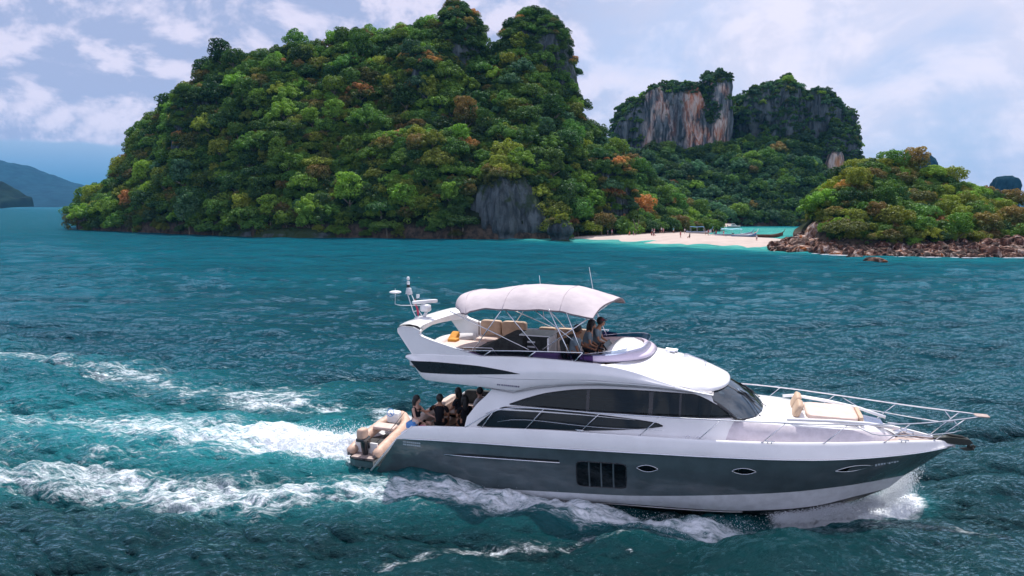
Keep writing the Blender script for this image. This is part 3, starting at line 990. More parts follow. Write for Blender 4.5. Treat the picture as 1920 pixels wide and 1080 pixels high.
# ------------------------------------------------------------------ terrain
class Land:
    """ground whose height is defined over (bearing, distance): shore line, ridge line and slope between them"""
    def __init__(s, name, px0, px1, shore, ridge_px, ridge_off, seed, lump=1.0, cliff=3.5, back=45.0, drop=0.0, na=260, nd=90, mat='soil', expo=0.9):
        s.name, s.seed = name, seed
        s.a = np.linspace((px0 - 960) / 1300, (px1 - 960) / 1300, na)
        pxs = s.a * 1300 + 960
        s.sh = cr(pxs, shore)
        s.off = cr(pxs, ridge_off)
        rd = s.sh + s.off
        py = cr(pxs, ridge_px)
        s.R = np.maximum(9 + (385 - py) / 1300 * rd - drop, 0.3)
        s.back = back
        s.lump, s.cliff, s.expo = lump, cliff, expo
        t = np.concatenate([np.linspace(-0.06, 0, 5), np.linspace(0, 1, nd)[1:], np.linspace(1, 1 + back / 45, 16)[1:]])
        T, A = np.meshgrid(t, s.a, indexing='ij')
        Dm = s.sh[None] + T * s.off[None]
        X, Y = A * Dm, Dm
        Z = s.height(T, X, Y)
        # shoreline wobble
        j = 1.3 * fbm(X * 0.12, Y * 0.12, 0, seed + 5, 4)
        s.P = np.stack([X, Y + j * np.clip(1 - T, 0, 1), Z], -1)
        s.T = T
        me = np_mesh(name, s.P.reshape(-1, 3), grid_faces(len(t), na)[:, ::-1], M[mat])
        s.ob = link(name, me)
        tag(s.ob, kind='structure')

    def height(s, T, X, Y):
        Tc = np.clip(T, 0, 1)
        R = s.R[None] * np.ones_like(T)
        base = np.minimum(s.cliff, R)
        z = base * np.clip(T / 0.02, -1.5, 1) + (R - base) * Tc ** s.expo
        lum = fbm(X * 0.045, Y * 0.06, 0, s.seed, 3) * 5.0 + fbm(X * 0.16, Y * 0.16, 0, s.seed + 9, 3) * 1.4
        z = z + lum * s.lump * np.sin(np.clip(Tc, 0, 1) * math.pi) ** 0.7 * np.clip(R / 25, 0.1, 1)
        bk = np.clip(T - 1, 0, None)
        return z - bk ** 1.3 * R * 1.1

    def sample(s, n):
        """area weighted points on the ground: position, t, px"""
        P = s.P
        e1 = P[1:, :-1] - P[:-1, :-1]
        e2 = P[:-1, 1:] - P[:-1, :-1]
        ar = np.linalg.norm(np.cross(e1, e2), axis=2)
        ar[s.T[:-1, :-1] < 0] = 0
        ar[s.T[:-1, :-1] > 1.25] = 0
        pr = ar.ravel() / ar.sum()
        k = rng.choice(len(pr), n, p=pr)
        i, j = np.unravel_index(k, ar.shape)
        u, v = rng.random((2, n, 1))
        Q = P[i, j] + e1[i, j] * u + e2[i, j] * v
        return Q


def thin(Q, r, rad=None):
    """greedy minimum spacing on points"""
    cell = {}
    keep = []
    r = np.broadcast_to(r, (len(Q),))
    R = float(r.max())
    for i, (q, ri) in enumerate(zip(Q, r)):
        c = tuple((q // R).astype(int))
        ok = True
        for a in (-1, 0, 1):
            for b in (-1, 0, 1):
                for d in (-1, 0, 1):
                    for j in cell.get((c[0] + a, c[1] + b, c[2] + d), ()):
                        if np.dot(Q[j] - q, Q[j] - q) < min(ri, r[j]) ** 2:
                            ok = False
                            break
                    if not ok: break
                if not ok: break
            if not ok: break
        if ok:
            cell.setdefault(c, []).append(i)
            keep.append(i)
    return np.array(keep, int)


def tower(name, cx, cy, rx, ry, h, mat, seed, n=5.0, m=2.4, e=2.6, flute=0.10, lean=(0, 0), kind='structure', z0=-1.0, na=150, nh=90, top=None, undercut=0.0, parent=None):
    """karst tower: steep fluted limestone walls closing in a rough rounded top"""
    th = np.linspace(0, 2 * np.pi, na, endpoint=False)
    t = np.linspace(0, 1, nh) ** 0.85
    T, TH = np.meshgrid(t, th, indexing='ij')
    prof = np.clip(1 - T ** n, 0, 1) ** (1 / m)
    prof[-1] = 0
    c, s_ = np.cos(TH), np.sin(TH)
    sup = (np.abs(c) ** e + np.abs(s_) ** e) ** (-1 / e)
    ux, uy = c * sup, s_ * sup
    hh = h * np.ones_like(T)
    if top is not None:
        hh = h * (1 + top(ux))
    z = z0 + (hh - z0) * T
    fl = fbm(ux * rx * 0.22, uy * ry * 0.22, z * 0.02, seed, 4, 0.6) * flute + fbm(ux * rx * 0.09, uy * ry * 0.09, z * 0.05, seed + 3, 3) * flute * 1.0
    fl = fl + 0.4 * flute * fbm(ux * rx * 0.5, uy * ry * 0.5, z * 0.22, seed + 7, 3)
    k = prof * (1 + fl)
    if undercut:
        k = k * (1 - undercut * np.exp(-((z - 0.6) / 1.3) ** 2))
    X = cx + ux * rx * k + lean[0] * z
    Y = cy + uy * ry * k + lean[1] * z
    Z = z + fbm(X * 0.15, Y * 0.15, 0, seed + 11, 3) * 0.035 * h * T
    P = np.stack([X, Y, Z], -1)
    me = np_mesh(name, P.reshape(-1, 3), grid_faces(nh, na, True), M[mat])
    o = link(name, me, parent)
    if parent is None:
        tag(o, kind=kind)
    # surface normals for planting
    d1 = np.roll(P, -1, 1) - P
    d2 = np.vstack([P[1:] - P[:-1], P[-1:] - P[-2:-1]])
    N = np.cross(d1, d2)
    A = np.linalg.norm(N, axis=2) + 1e-9
    return o, P, N / A[..., None], A


def on_tower(tw, n, up=0.25, cover=0.0, seed=0, zmin=0.0):
    """planting spots: everywhere the rock leans back, and patches on the walls"""
    o, P, N, A = tw
    pr = A.ravel() / A.sum()
    k = rng.choice(len(pr), n, p=pr)
    Q = P.reshape(-1, 3)[k]
    nn = N.reshape(-1, 3)[k]
    f = fbm(Q[:, 0] * 0.09, Q[:, 1] * 0.09, Q[:, 2] * 0.07, seed, 3)
    ok = ((nn[:, 2] > up) | (f > 0.55 - cover)) & (Q[:, 2] > zmin)
    Q = Q[ok] + rng.normal(0, 0.25, (ok.sum(), 3))
    return Q, nn[ok]


def toW(px, py, D):
    return np.array([(px - 960) / 1300 * D, D, 9 + (385 - py) / 1300 * D])

CAND = []      # tree candidates: (pos, radius, land, kind key)

def plant(Q, rmin, rmax, land, weights, space=0.95, small=False, shrink=None):
    rr = rmin + (rmax - rmin) * rng.random(len(Q)) ** 2.1
    if shrink is not None:
        rr = rr * shrink(Q)
    k = thin(Q, rr * space)
    keys, w = list(weights), np.array(list(weights.values()), float)
    w /= w.sum()
    # colour drifts in patches
    nz = (fbm(Q[k, 0] * 0.05, Q[k, 1] * 0.05, Q[k, 2] * 0.06, 77, 2) * 0.22 + rng.random(len(k)) * 0.9 + 0.05) % 1.0
    ci = np.searchsorted(np.cumsum(w), np.clip(nz, 0, 0.9999))
    for q, r_, c_ in zip(Q[k], rr[k], ci):
        CAND.append((q, float(r_), land, keys[int(c_)]))

# ---- the big island
BIG = 'big island'
landA = Land('island_ground', 148, 1345,
             [(118, 262), (170, 256), (230, 240), (300, 226), (400, 211), (520, 199), (700, 192), (850, 186), (1000, 186), (1060, 191), (1100, 200), (1180, 214), (1250, 226), (1345, 246)],
             [(118, 420), (150, 410), (180, 380), (235, 332), (262, 296), (288, 246), (320, 222), (350, 196), (390, 160), (430, 132), (470, 128), (520, 122), (560, 104), (600, 108), (622, 122), (640, 92), (690, 84), (722, 92), (740, 80), (790, 70), (830, 78), (880, 110), (915, 118), (960, 106), (1010, 134), (1060, 182), (1085, 225), (1115, 262), (1150, 298), (1190, 335), (1230, 365), (1260, 385), (1300, 402), (1345, 416)],
             [(118, 22), (200, 36), (300, 48), (600, 55), (900, 55), (1050, 46), (1150, 36), (1250, 26), (1345, 18)],
             5, lump=1.3, cliff=3.4)
twP1 = tower('limestone_peak', *toW(862, 0, 246)[:2], 8.6, 10, toW(0, 42, 246)[2], 'rock', 41, n=6, m=2.2, flute=0.22, z0=30)
twP2 = tower('limestone_peak', *toW(990, 0, 247)[:2], 14.2, 13, toW(0, 50, 247)[2], 'rock', 42, n=3.4, m=2.4, flute=0.13, z0=25, lean=(0.02, 0))
twP3 = tower('limestone_bluff', *toW(800, 0, 232)[:2], 10.0, 9, toW(0, 118, 232)[2], 'rock', 43, n=6, m=2.2, flute=0.22, z0=20)
twP4 = tower('limestone_bluff', *toW(946, 0, 195)[:2], 11.0, 10.5, toW(0, 310, 190)[2], 'rock', 44, n=2.4, m=1.5, flute=0.16, undercut=0.10)
twP5 = tower('limestone_bluff', *toW(385, 0, 240)[:2], 7.0, 9, toW(0, 180, 240)[2], 'rock', 45, n=5, m=2.2, flute=0.24, z0=15)
twP6 = tower('limestone_bluff', *toW(1128, 0, 214)[:2], 8.0, 9, toW(0, 300, 214)[2], 'rock', 46, n=5, m=2.2, flute=0.2, z0=0)
tower('sea_cliff_base', *toW(700, 0, 222)[:2], 46, 28.6, 4.2, 'rock', 47, n=3, m=2.5, flute=0.05, undercut=0.035, z0=-1)

Q = landA.sample(42000)
pxq, D_q = Q[:, 0] / Q[:, 1] * 1300 + 960, Q[:, 1]
pyq = 385 - (Q[:, 2] - 9) / D_q * 1300
bare = (np.abs(pxq - 946) < 20 + 56 * np.clip((pyq - 315) / 90, 0, 1)) & (pyq > 318)
bare |= (Q[:, 2] < 4.8) & (rng.random(len(Q)) < 0.88)
bare |= (np.abs(pxq - 800) < 34) & (np.abs(pyq - 172) < 40) & (rng.random(len(Q)) < 0.9)
bare |= (np.abs(pxq - 392) < 13) & (np.abs(pyq - 205) < 34) & (rng.random(len(Q)) < 0.9)
Q = Q[~bare]
WA = {'dark': 0.20, 'mid': 0.30, 'bright': 0.22, 'yellow': 0.10, 'olive': 0.09, 'rust': 0.035, 'blue': 0.055}
plant(Q, 1.8, 5.4, BIG, WA, 0.92)
nA_big = len(CAND)
for tw, rm, cov in ((twP1, 3.4, 0.75), (twP2, 3.2, 0.22), (twP3, 3.6, 0.25), (twP5, 3.2, 0.3), (twP6, 3.4, 0.5)):
    q, nn = on_tower(tw, 5200, 0.22, cov, 3)
    if tw is twP2:
        k = ~((q[:, 0] > tw[1][..., 0].mean() + 1) & (q[:, 2] < 64) & (rng.random(len(q)) < 0.9))
        q = q[k]
    plant(q, 1.3, rm, BIG, {'dark': .4, 'mid': .3, 'olive': .08, 'rust': .10, 'blue': .08, 'bright': .04}, 0.95)
q, nn = on_tower(twP4, 2600, 0.55, 0.0, 3)
plant(q[q[:, 2] > 15.5], 1.5, 3.0, BIG, {'yellow': .5, 'bright': .3, 'olive': .2}, 0.95)

# ---- the far limestone massif
FAR = 'far massif'
landB = Land('island_ground', 1120, 1660,
             [(1120, 300), (1300, 300), (1500, 304), (1660, 305)],
             [(1120, 330), (1160, 296), (1200, 290), (1300, 290), (1400, 270), (1480, 262), (1560, 300), (1620, 320), (1660, 345)],
             [(1120, 50), (1400, 60), (1660, 55)], 15, lump=1.3, cliff=1.5, back=60, na=150)
def skyl(tab, pxc, half, pyref, D):
    def f(ux):
        px = pxc + ux * half
        return (9 + (385 - cr(px, tab)) / 1300 * D) / (9 + (385 - pyref) / 1300 * D) - 1
    return f
twB1 = tower('limestone_cliff', *toW(1243, 0, 379)[:2], 27.5, 16, toW(0, 168, 374)[2], 'rockwarm', 51, n=11, m=2.6, e=3.0, flute=0.13, z0=10, na=260, nh=120,
             top=skyl([(1145, 240), (1160, 196), (1180, 178), (1205, 168), (1250, 168), (1290, 164), (1345, 166)], 1246, 98, 168, 374))
twB2 = tower('limestone_cliff', *toW(1332, 0, 372)[:2], 7.2, 12, toW(0, 153, 370)[2], 'rockwarm', 52, n=14, m=3, e=3.4, flute=0.10, z0=10)
twB3 = tower('limestone_cliff', *toW(1461, 0, 382)[:2], 33.0, 18, toW(0, 151, 376)[2], 'rock', 53, n=12, m=2.2, e=2.6, flute=0.17, z0=10, na=220, nh=110,
             top=skyl([(1352, 182), (1385, 168), (1405, 162), (1432, 160), (1480, 166), (1530, 178), (1555, 192), (1575, 214)], 1466, 106, 151, 376))
twB4 = tower('limestone_cliff', *toW(1556, 0, 366)[:2], 15.5, 13, toW(0, 240, 362)[2], 'rock', 54, n=4, m=2.2, flute=0.13, z0=8,
             top=skyl([(1500, 262), (1525, 240), (1560, 236), (1590, 256), (1615, 290)], 1556, 56, 240, 362))
twB5 = tower('limestone_outcrop', *toW(1556, 0, 351)[:2], 4.2, 5, toW(0, 284, 349)[2], 'rockpale', 55, n=7, m=2.4, flute=0.16, z0=12)
q = landB.sample(26000)
WB = {'dark': 0.22, 'mid': 0.28, 'blue': 0.36, 'bright': 0.09, 'olive': 0.03, 'rust': 0.02}
plant(q[q[:, 2] > 0.8], 2.3, 4.8, FAR, WB, 1.0)
for tw, cov, up in ((twB1, 0.22, 0.32), (twB2, 0.0, 0.35), (twB3, 0.62, 0.22), (twB4, 0.6, 0.2)):
    q, nn = on_tower(tw, 5200, up, cov, 6)
    if tw is twB1:   # the stained wall stays bare
        k = ~((q[:, 0] > 68) & (q[:, 2] < toW(0, 188, 374)[2]) & (q[:, 2] > 20))
        q = q[k]
    plant(q, 1.3, 3.1, FAR, {'dark': .26, 'blue': .34, 'mid': .30, 'bright': .06, 'olive': .04}, 0.95)

q, nn = on_tower(twB5, 900, 0.5, 0.0, 6)
plant(q, 1.3, 2.6, FAR, {'dark': .5, 'blue': .5}, 0.9)

# ---- the small rocky island on the right
NEARI = 'small island'
landC = Land('island_ground', 1488, 2230,
             [(1488, 146), (1520, 140), (1560, 133), (1640, 129), (1800, 126), (1950, 125), (2230, 128)],
             [(1488, 430), (1510, 414), (1530, 386), (1560, 352), (1590, 328), (1640, 318), (1700, 326), (1750, 338), (1800, 358), (1850, 380), (1900, 403), (1960, 418), (2100, 424), (2230, 430)],
             [(1488, 8), (1560, 24), (1700, 30), (1850, 26), (2230, 22)], 25, lump=1.2, cliff=2.0, back=30, na=170, nd=60)
q = landC.sample(16000)
q = q[q[:, 2] > 2.1]
pxq = q[:, 0] / q[:, 1] * 1300 + 960
q = q[~((pxq < 1545) & (q[:, 2] < 6.5))]
plant(q, 1.3, 3.9, NEARI, {'dark': .16, 'mid': .22, 'yellow': .26, 'olive': .20, 'bright': .15, 'rust': .01}, 0.98)
# the pale bluff at its left end
tower('rock_bluff', *toW(1532, 0, 142)[:2], 3.6, 3.5, 6.0, 'boulderpale', 61, n=2.6, m=1.8, flute=0.2)

# ---- trees on the flat ground behind the beach
px_b = rng.uniform(1085, 1345, 620)
D_b = np.interp(px_b, [1085, 1180, 1250, 1345], [193, 199, 212, 240]) + rng.random(620) ** 1.5 * 26
qb = np.stack([(px_b - 960) / 1300 * D_b, D_b, np.full(620, 0.8)], -1)
zt = np.interp(px_b, [1085, 1150, 1345], [3.8, 3.4, 2.4])
beachn = len(CAND)
rr = rng.uniform(2.6, 4.3, 620) * np.interp(px_b, [1085, 1250, 1345], [1.05, 0.95, 0.62])
kb = thin(qb, rr * 1.0)
for i in kb:
    CAND.append((qb[i], float(rr[i]), 'beach', ['mid', 'bright', 'dark', 'yellow', 'olive', 'yellow', 'mid'][rng.integers(0, 7)]))

# ------------------------------------------------------------------ the 300 that show largest stand alone, the rest are one forest per land
def px_of(q):
    v = np.array(q) - np.array([0, 0, 9.0])
    return 960 + 1300 * v[0] / v[1], 385 - 1300 * v[2] / v[1]

def vis_score(c):
    q, r, land, key = c
    x, y = px_of(q)
    if not (-20 < x < 1940):
        return 0
    s = r / q[1]
    return s
order = sorted(range(len(CAND)), key=lambda i: -vis_score(CAND[i]))
# spots hidden behind the ridge do not count: coarse screening by bearing
front = {}
single = []
# coarse visibility by marching candidates front to back over bearings
skyl_ = {}
for i in sorted(range(len(CAND)), key=lambda i: CAND[i][0][1]):
    q, r, land, key = CAND[i]
    x, y = px_of((q[0], q[1], q[2] + r * 1.3))
    b = int(x // 10)
    hid = skyl_.get(b, 1e9) < y - 3
    if not hid:
        single.append(i)
    yy = px_of((q[0], q[1], q[2] + r * 0.55))[1]
    w_ = max(1, int(r / q[1] * 1300 * 0.7 // 10))
    for bb in range(b - w_ + 1, b + w_):
        skyl_[bb] = min(skyl_.get(bb, 1e9), yy)
sset = set(single)
LIMIT = 298
chosen = [i for i in order if i in sset and vis_score(CAND[i]) > 0][:LIMIT]
cset = set(chosen)

def zone(land, q):
    x, y = px_of(q)
    if land == BIG:
        h = ['far left foot', 'left shoulder', 'left flank', 'centre-left face', 'centre face', 'face above cliff', 'right flank', 'right foot'][int(np.searchsorted([235, 350, 480, 640, 820, 1000, 1120], x))]
        v = ['just above water', 'on lower slope', 'halfway up', 'high up', 'near the summit'][int(np.searchsorted([-370, -290, -200, -120], -y))]
        return 'of big island, %s' % v, h
    if land == FAR:
        h = 'left side' if x < 1290 else 'middle' if x < 1450 else 'right side'
        v = 'at the lagoon edge' if y > 385 else 'on the wooded slope' if y > 290 else 'on the cliff top'
        return 'of far massif, %s' % v, h
    if land == NEARI:
        h = 'left end' if x < 1590 else 'left half' if x < 1680 else 'middle' if x < 1780 else 'right half' if x < 1860 else 'right end'
        v = 'above the boulders' if y > 410 else 'halfway up' if y > 350 else 'on the crest'
        return 'of small rocky island, %s' % v, h
    h = 'left part' if x < 1160 else 'middle' if x < 1240 else 'right part'
    return 'of the tree line behind the beach', h

GROUPS = {BIG: 'trees on the big island', FAR: 'trees on the far massif', NEARI: 'trees on the small rocky island', 'beach': 'trees behind the beach'}
bylab = {}
for i in chosen:
    q, r, land, key = CAND[i]
    ci = (int(abs(q[0] * 7.3)) + int(q[2] * 3)) % len(CROWNS)
    z, h = zone(land, q)
    base = ('%s %s' % (LEAF[key][1], CROWNS[ci][0]), z, h)
    bylab.setdefault(base, []).append((px_of(q)[0], i, ci))
ORD = ['leftmost', 'second from left', 'third from left', 'fourth from left', 'fifth from left', 'sixth from left', 'seventh from left', 'eighth from left', 'ninth from left', 'tenth from left', 'eleventh from left', 'twelfth from left']
for (look, z, h), lst in bylab.items():
    lst.sort()
    for n_, (x, i, ci) in enumerate(lst):
        q, r, land, key = CAND[i]
        nm = 'tree'
        lab = '%s tree, %s %s' % (look, h, z)
        if len(lst) > 1:
            lab = '%s %s tree, %s %s' % (ORD[n_], look, h, z)
        t = empty(nm, (q[0], q[1], q[2] - 0.25 * r), 0)
        tag(t, lab, 'tree', GROUPS[land])
        t.rotation_euler = (0, 0, rng.random() * 6.28)
        sz = r * (1.0 + 0.16 * rng.random())
        t.scale = (sz, sz, sz * rng.uniform(0.85, 1.12))
        co = bpy.data.objects.new('crown', CROWNS[ci][1])
        C.objects.link(co)
        co.parent = t
        co.material_slots[0].link = 'OBJECT'
        co.material_slots[0].material = LEAF[key][0]
        tr = bpy.data.objects.new('trunk', TRUNKS[i % 3])
        C.objects.link(tr)
        tr.parent = t

def idx_for(key, big, r_):
    ks = [k for k, v in enumerate(PROTO_KEYS) if v == (key + '_big' if big else key)]
    return ks[int(r_ * len(ks)) % len(ks)]
for land, nm in ((BIG, 'island_forest'), (FAR, 'massif_forest'), (NEARI, 'islet_forest'), ('beach', 'beach_thicket')):
    rest = [CAND[i] for i in range(len(CAND)) if i not in cset and CAND[i][2] == land]
    pts = [(c[0][0], c[0][1], c[0][2] - 0.35 * c[1]) for c in rest]
    scl = [c[1] * 1.1 for c in rest]
    ix = [idx_for(c[3], land != FAR or c[1] > 3.0, rng.random()) for c in rest]
    # undergrowth filling the gaps between crowns
    L_ = {BIG: landA, FAR: landB, NEARI: landC}.get(land)
    if L_ is not None:
        q = L_.sample({BIG: 5200, FAR: 2600, NEARI: 1500}[land])
        q = q[q[:, 2] > {BIG: 4.2, FAR: 0.6, NEARI: 2.6}[land]]
        if land == BIG:
            x_ = q[:, 0] / q[:, 1] * 1300 + 960
            y_ = 385 - (q[:, 2] - 9) / q[:, 1] * 1300
            q = q[~((np.abs(x_ - 946) < 80) & (y_ > 318))]
        if land == NEARI:
            x_ = q[:, 0] / q[:, 1] * 1300 + 960
            q = q[~((x_ < 1548) & (q[:, 2] < 6))]
        for p in q:
            pts.append((p[0], p[1], p[2] - 0.7))
            scl.append(rng.uniform(0.9, 2.0) * (0.75 if land == NEARI else 1.0))
            ix.append(idx_for(['dark', 'dark', 'mid', 'blue' if land == FAR else 'mid', 'bright'][rng.integers(0, 5)], False, rng.random()))
    forest(nm, pts, scl, ix, rng.random(len(pts)) * 6.28)

# ------------------------------------------------------------------ far land
def ridge_mesh(name, D, prof, depth, mat, seed, rough=0.03, ns=260):
    px = np.linspace(prof[0][0], prof[-1][0], ns)
    py = cr(px, prof)
    t = np.linspace(0, 1, 26)
    T, PX = np.meshgrid(t, px, indexing='ij')
    top = (9 + (385 - py) / 1300 * D)[None] * np.ones_like(T)
    Dm = D - depth * (1 - T)
    X, Y = (PX - 960) / 1300 * D * (1 + 0 * T), Dm
    s = D / 1300.0
    n = fbm(X / s * 0.03, Y / s * 0.03, 0, seed, 5, 0.6)
    Z = top * np.sin(T * math.pi / 2) ** 0.85 * (1 + rough * 3 * n * (1 - T * 0.7)) - 2
    me = np_mesh(name, np.stack([X, Y, Z], -1).reshape(-1, 3), grid_faces(len(t), ns)[:, ::-1], mat)
    o = link(name, me)
    # back side
    return tag(o, kind='structure')

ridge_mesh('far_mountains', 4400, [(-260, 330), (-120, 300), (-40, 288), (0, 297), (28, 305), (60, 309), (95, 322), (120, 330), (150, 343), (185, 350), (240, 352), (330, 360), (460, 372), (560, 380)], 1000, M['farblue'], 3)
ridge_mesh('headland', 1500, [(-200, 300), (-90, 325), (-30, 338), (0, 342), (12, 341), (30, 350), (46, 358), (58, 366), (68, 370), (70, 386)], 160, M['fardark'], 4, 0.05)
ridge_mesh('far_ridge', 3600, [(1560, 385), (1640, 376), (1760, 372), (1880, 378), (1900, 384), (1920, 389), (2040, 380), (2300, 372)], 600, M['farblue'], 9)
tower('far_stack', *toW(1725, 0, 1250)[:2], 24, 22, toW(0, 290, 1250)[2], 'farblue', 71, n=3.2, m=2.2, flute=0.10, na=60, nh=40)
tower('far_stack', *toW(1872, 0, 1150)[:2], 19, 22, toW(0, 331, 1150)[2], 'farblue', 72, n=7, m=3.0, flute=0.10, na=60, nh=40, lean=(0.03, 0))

# ------------------------------------------------------------------ beach
bx0, bx1, by0, by1 = 12, 72, 138, 262
xs2, ys2 = np.meshgrid(np.arange(bx0, bx1, 0.6), np.arange(by0, by1, 0.8), indexing='xy')
sd = poly_sd(xs2, ys2, BEACH) + 0.5 * fbm(xs2 * 0.2, ys2 * 0.2, 0, 3, 3)
zz = np.where(sd > 0, 0.12 + 0.75 * (1 - np.exp(-sd / 5.0)), 0.12 + sd * 0.10) + 0.03 * fbm(xs2 * .5, ys2 * .5, 0, 6, 3)
zz = np.maximum(zz, -1.2)
beach = link('beach', np_mesh('beach', np.stack([xs2, ys2, zz], -1).reshape(-1, 3), grid_faces(*xs2.shape), M['sand']))
tag(beach, kind='structure')
bb_ = MB()
n_ = 30
rows = []
for k in range(8):
    t = k / 7
    rows.append([Vector(((px - 960) / 1300 * (292 + 6 * t), 292 + 6 * t, -0.3 + 1.6 * math.sin(t * 1.57))) for px in np.linspace(1270, 1376, n_)])
bb_.loft(rows)
tag(bb_.build('back_beach', M['sand'], smooth=True), kind='structure')

# ------------------------------------------------------------------ boulders
def rock_mesh(seed, mat):
    r = np.random.default_rng(seed)
    nu, nv = 14, 9
    th, ph = np.meshgrid(np.linspace(0, 2 * np.pi, nu, endpoint=False), np.linspace(-1.35, 1.5, nv), indexing='xy')
    d = np.stack([np.cos(ph) * np.cos(th), np.cos(ph) * np.sin(th), np.sin(ph)], -1)
    off = seed * 3.7
    k = 1 + 0.34 * fbm(d[..., 0] * 1.3 + off, d[..., 1] * 1.3, d[..., 2] * 1.3, seed, 3)
    # planar chips
    for _ in range(5):
        n = r.normal(size=3); n /= np.linalg.norm(n)
        dd = (d * k[..., None]) @ n
        k = np.where(dd > 0.72, k * 0.72 / np.maximum(dd, 0.3), k)
    P = d * k[..., None] * np.array([1, 0.9, 0.75])
    return np_mesh('boulder', P.reshape(-1, 3), grid_faces(nv, nu, True), mat, smooth=False)
M['boulderdark'] = rockmat('dark_boulder', (0.055, 0.032, 0.025), (0.009, 0.007, 0.007), (0.26, 0.09, 0.03), 0.5, 0.0, scale=3.0)
RM = [rock_mesh(s, M['boulder' if s % 2 else 'boulderdark']) for s in range(5)] + [rock_mesh(8, M['boulderpale']), rock_mesh(9, M['boulder'])]
spots = []
for k in range(4000):
    px = rng.uniform(1446, 2010)
    D0 = np.interp(px, [1446, 1480, 1520, 1560, 1640, 1800, 1950, 2010], [139, 136, 132, 127.5, 124, 121, 120, 120])
    wd = np.interp(px, [1446, 1500, 1560, 1640, 1740, 1860, 2010], [4, 11, 9, 7, 9, 8, 8])
    t = rng.random()
    D = D0 + t * wd
    s = rng.uniform(0.42, 1.35) * (1.6 if rng.random() < 0.10 else 1)
    zb = np.interp(px, [1446, 1500, 1560, 1640, 1740, 1820, 1900, 2010], [0.9, 3.2, 2.7, 1.9, 2.9, 2.0, 3.6, 3.4])
    spots.append(((px - 960) / 1300 * D, D, t * zb * rng.uniform(0.7, 1.0), s, px))
sp_ = np.array([(a[0], a[1], a[2]) for a in spots])
k = thin(sp_, np.array([a[3] for a in spots]) * 0.95)
sel = sorted([spots[i] for i in k], key=lambda a: -a[3] / a[1])
def where_r(px):
    return ['at left tip beside sand', 'below pale bluff', 'below left trees', 'in front of middle trees', 'under dark centre gap', 'below right trees', 'at right end'][int(np.searchsorted([1490, 1550, 1630, 1710, 1790, 1860], px))]
top_r = [a for a in sel if a[4] < 1925][:200]
rest_r = [a for a in sel if a not in top_r]
lab_r = {}
for n_, a in enumerate(top_r):
    i = int(abs(a[0] * 13 + a[1] * 7)) % 7
    hgt = 'at water edge' if a[2] < 0.6 else 'in mid pile' if a[2] < 1.6 else 'on top of pile'
    sz = 'large' if a[3] > 1.15 else 'medium' if a[3] > 0.8 else 'small'
    lab_r.setdefault((sz, 'pale' if i == 5 else 'rust-brown' if i % 2 or i == 6 else 'dark brown', where_r(a[4]), hgt), []).append((a[4], a, i))
def nth(n, tot):
    if tot <= 12:
        return ORD[n]
    return ORD[n] if n < 12 else ['thirteenth', 'fourteenth', 'fifteenth', 'sixteenth', 'seventeenth', 'eighteenth', 'nineteenth', 'twentieth', 'twenty-first', 'twenty-second'][min(n - 12, 9)] + ' from left'
for (sz, co_, wh, hgt), lst in lab_r.items():
    lst.sort(key=lambda t: t[0])
    for n_, (px, a, i) in enumerate(lst):
        o = link('boulder', RM[i])
        o.location = (a[0], a[1], a[2])
        o.scale = (a[3] * rng.uniform(.85, 1.25), a[3], a[3] * rng.uniform(.75, 1.15))
        o.rotation_euler = (rng.uniform(-.4, .4), rng.uniform(-.4, .4), rng.uniform(0, 6.28))
        lab = '%s %s boulder %s, %s' % (sz, co_, wh, hgt)
        if len(lst) > 1:
            lab = '%s %s %s boulder %s, %s' % (nth(n_, len(lst)), sz, co_, wh, hgt)
        tag(o, lab, 'boulder', 'boulders along the small island shore')
# rubble: everything smaller
mbv, mbf, off = [], [], 0
V0 = np.array([v.co for v in RM[0].vertices])
F0 = np.array([p.vertices[:] for p in RM[0].polygons])
allr = [(a[0], a[1], a[2], a[3]) for a in rest_r]
for k in range(1500):
    px = rng.uniform(1446, 2010)
    D0 = np.interp(px, [1446, 1480, 1520, 1560, 1640, 1800, 1950, 2010], [140, 137, 133, 129, 125, 122, 121, 121])
    t = rng.random()
    D = D0 + t * 9
    zb = np.interp(px, [1446, 1500, 1560, 1640, 1740, 1820, 1900, 2010], [0.5, 2.2, 1.8, 1.4, 2.3, 1.5, 3.0, 2.8])
    allr.append(((px - 960) / 1300 * D, D, t * zb, rng.uniform(0.25, 0.6)))
for a in allr:
    ang = rng.uniform(0, 6.28)
    R_ = np.array([[math.cos(ang), -math.sin(ang), 0], [math.sin(ang), math.cos(ang), 0], [0, 0, 1]])
    mbv.append((V0 * a[3] * rng.uniform(.8, 1.2, 3)) @ R_.T + np.array(a[:3]))
    mbf.append(F0 + off)
    off += len(V0)
ru = link('shore_rubble', np_mesh('shore_rubble', np.concatenate(mbv), np.concatenate(mbf), M['boulder'], smooth=False))
tag(ru, kind='stuff')
# two rocks standing in the water off the small island
for (px, D, s, lab) in ((1602, 121.0, 1.0, 'low dark reddish rock just off the boulder shore'), (1640, 112.5, 1.35, 'lone dark pointed rock awash in open water off the islet')):
    o = link('sea_rock', RM[1 if s > 1.1 else 2].copy())
    o.data.materials[0] = M['boulderdark']
    o.location = ((px - 960) / 1300 * D, D, 0.05)
    o.scale = (s * 1.5, s, s * 0.8)
    tag(o, lab, 'rock')
# foam lapping at the boulders
fm_ = MB()
for k in range(60):
    px = 1530 + k * 8 + rng.uniform(-4, 4)
    if rng.random() < 0.35: continue
    D = np.interp(px, [1530, 1560, 1640, 1800, 1950, 2010], [130, 126, 122.6, 119.6, 118.8, 118.8])
    fm_.ball(((px - 960) / 1300 * D, D, 0.03), rng.uniform(0.2, 0.75), 10, 5, 0, (1.7, 0.4, 0.12))
tag(fm_.build('shore_foam', m_spray, smooth=True), kind='stuff')

